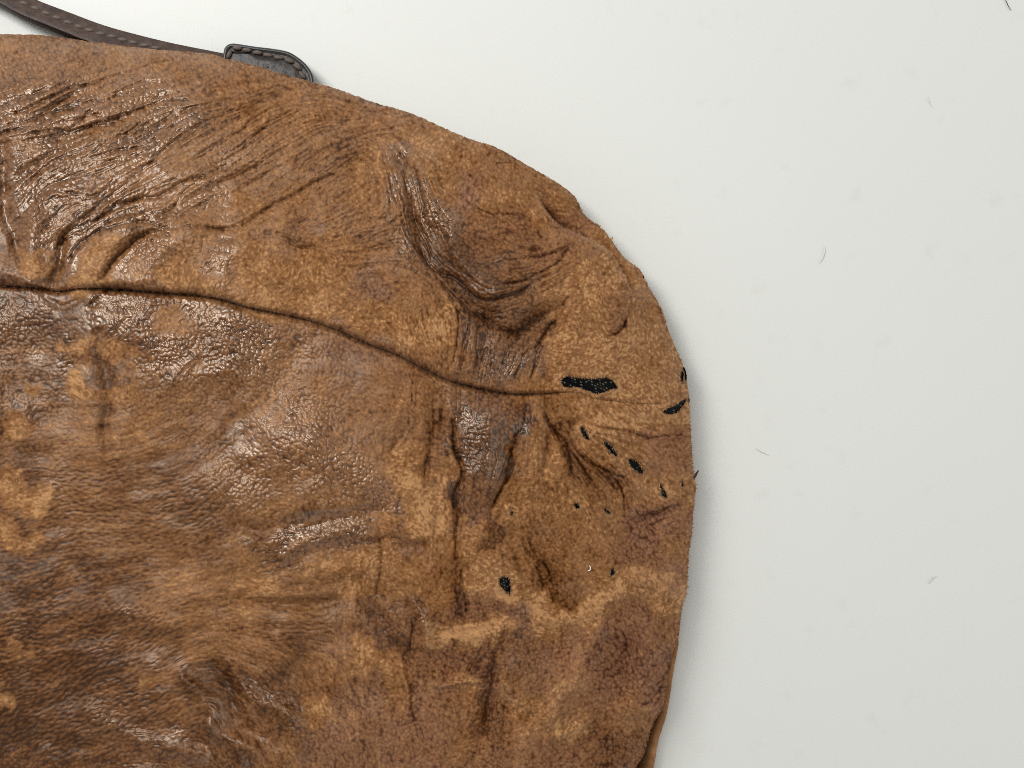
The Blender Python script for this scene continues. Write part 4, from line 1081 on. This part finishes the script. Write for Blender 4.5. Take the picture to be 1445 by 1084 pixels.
tab = link('strap_tab', me, M_TAB, BAG)
me.materials.append(M_TABEDGE)
mi = np.zeros(len(me.polygons), np.int32); mi[:ncl * 5] = 1
me.polygons.foreach_set('material_index', mi)
tag(tab, 'black rounded stitched end tab of the strap')
tst = [(323.5, 77), (334.6, 68), (348, 71), (363.5, 74.5), (378, 78), (393, 81.5), (408, 86), (419.5, 94.5), (426.5, 106)]
for i, (sx_, sy_) in enumerate(tst):
    if i == 0: ang = math.radians(65)
    else:
        j0_, j1_ = max(1, i - 1), min(len(tst) - 1, i + 1)
        ang = math.atan2(-(tst[j1_][1] - tst[j0_][1]), tst[j1_][0] - tst[j0_][0]) + 0.15
    o = bpy.data.objects.new('stitch', st_me)
    COL.objects.link(o); o.parent = tab
    o.location = world(sx_, sy_, TAB_Z - 0.0001)
    o.rotation_euler = (0, 0, ang)
for o in list(strap.children) + list(tab.children):
    o.matrix_parent_inverse.identity()


# ------------------------------------------------------------------ lint and dust fibres
def fibre(name, pts, z, r, mat, label, cat, group=None, lift=0.0):
    P = smooth_poly(np.array(pts, float), 5)
    W_ = [Vector(world(p[0], p[1], z + lift * math.sin(math.pi * i / (len(P) - 1)))) for i, p in enumerate(P)]
    o0 = W_[len(W_) // 2]
    me = bpy.data.meshes.new(name)
    vs, fs = [], []
    for i, c_ in enumerate(W_):
        t_ = (W_[min(i + 1, len(W_) - 1)] - W_[max(i - 1, 0)]).normalized()
        s_ = t_.cross(Vector((0, 0, 1))).normalized(); u_ = s_.cross(t_)
        rr = r * (0.35 + 0.65 * math.sin(math.pi * (i + .4) / (len(W_) - .2)))
        for k_ in range(5):
            an = 2 * math.pi * k_ / 5
            vs.append(c_ - o0 + (s_ * math.cos(an) + u_ * math.sin(an)) * rr)
    for i in range(len(W_) - 1):
        for k_ in range(5):
            fs.append((i * 5 + k_, i * 5 + (k_ + 1) % 5, i * 5 + 5 + (k_ + 1) % 5, i * 5 + 5 + k_))
    fs.append((4, 3, 2, 1, 0)); fs.append(tuple((len(W_) - 1) * 5 + k_ for k_ in range(5)))
    me.from_pydata(vs, [], fs)
    o = link(name, me, mat)
    o.location = o0
    return tag(o, label, cat, group)


G = 'dust hairs on the tabletop'
fibre('dust_hair', [(1416, -6), (1420, 2), (1423, 9), (1427, 15)], 0.0004, 0.00017, M_RLINT, 'curved dark dust hair on the white tabletop at its far right top corner', 'dust', G)
fibre('dust_hair', [(1067, 633), (1073, 637), (1080, 640), (1085, 643)], 0.0004, 0.00016, M_LINT, 'thin straight dust hair on the tabletop right of the row of holes', 'dust', G)
fibre('dust_hair', [(1164, 346), (1164, 356), (1161, 365), (1155, 373)], 0.0004, 0.00013, M_LINT, 'pale curved dust hair on the tabletop level with the bag corner fold', 'dust', G)
fibre('dust_hair', [(1310, 824), (1315, 818), (1322, 812)], 0.0004, 0.00015, M_LINT, 'short slanting dust hair on the lower right of the tabletop', 'dust', G)
fibre('dust_hair', [(1310, 137), (1312, 144), (1315, 151)], 0.0004, 0.00016, M_LINT, 'short upright dust hair below the dark curved one near the top right', 'dust', G)
fibre('lint_speck', [(979, 676), (981, 672), (983, 668), (986, 664)], ZR + 0.004, 0.0006, M_RLINT, 'dark red lint speck clinging to the right edge of the bag', 'lint')
fibre('lint_speck', [(862, 342), (863, 338), (865, 334)], ZR + 0.003, 0.0004, M_FIBRE, 'tan lint speck standing on the bag edge above the corner fold', 'lint')
zz = float(leather_z(np.array([831.], np.float32), np.array([802.], np.float32))[0])
fibre('lint_speck', [(828, 806), (832, 805), (833, 801), (831, 798)], zz + 0.0005, 0.00022, M_WLINT, 'tiny white lint fleck on the scuffed leather between two small holes', 'lint')
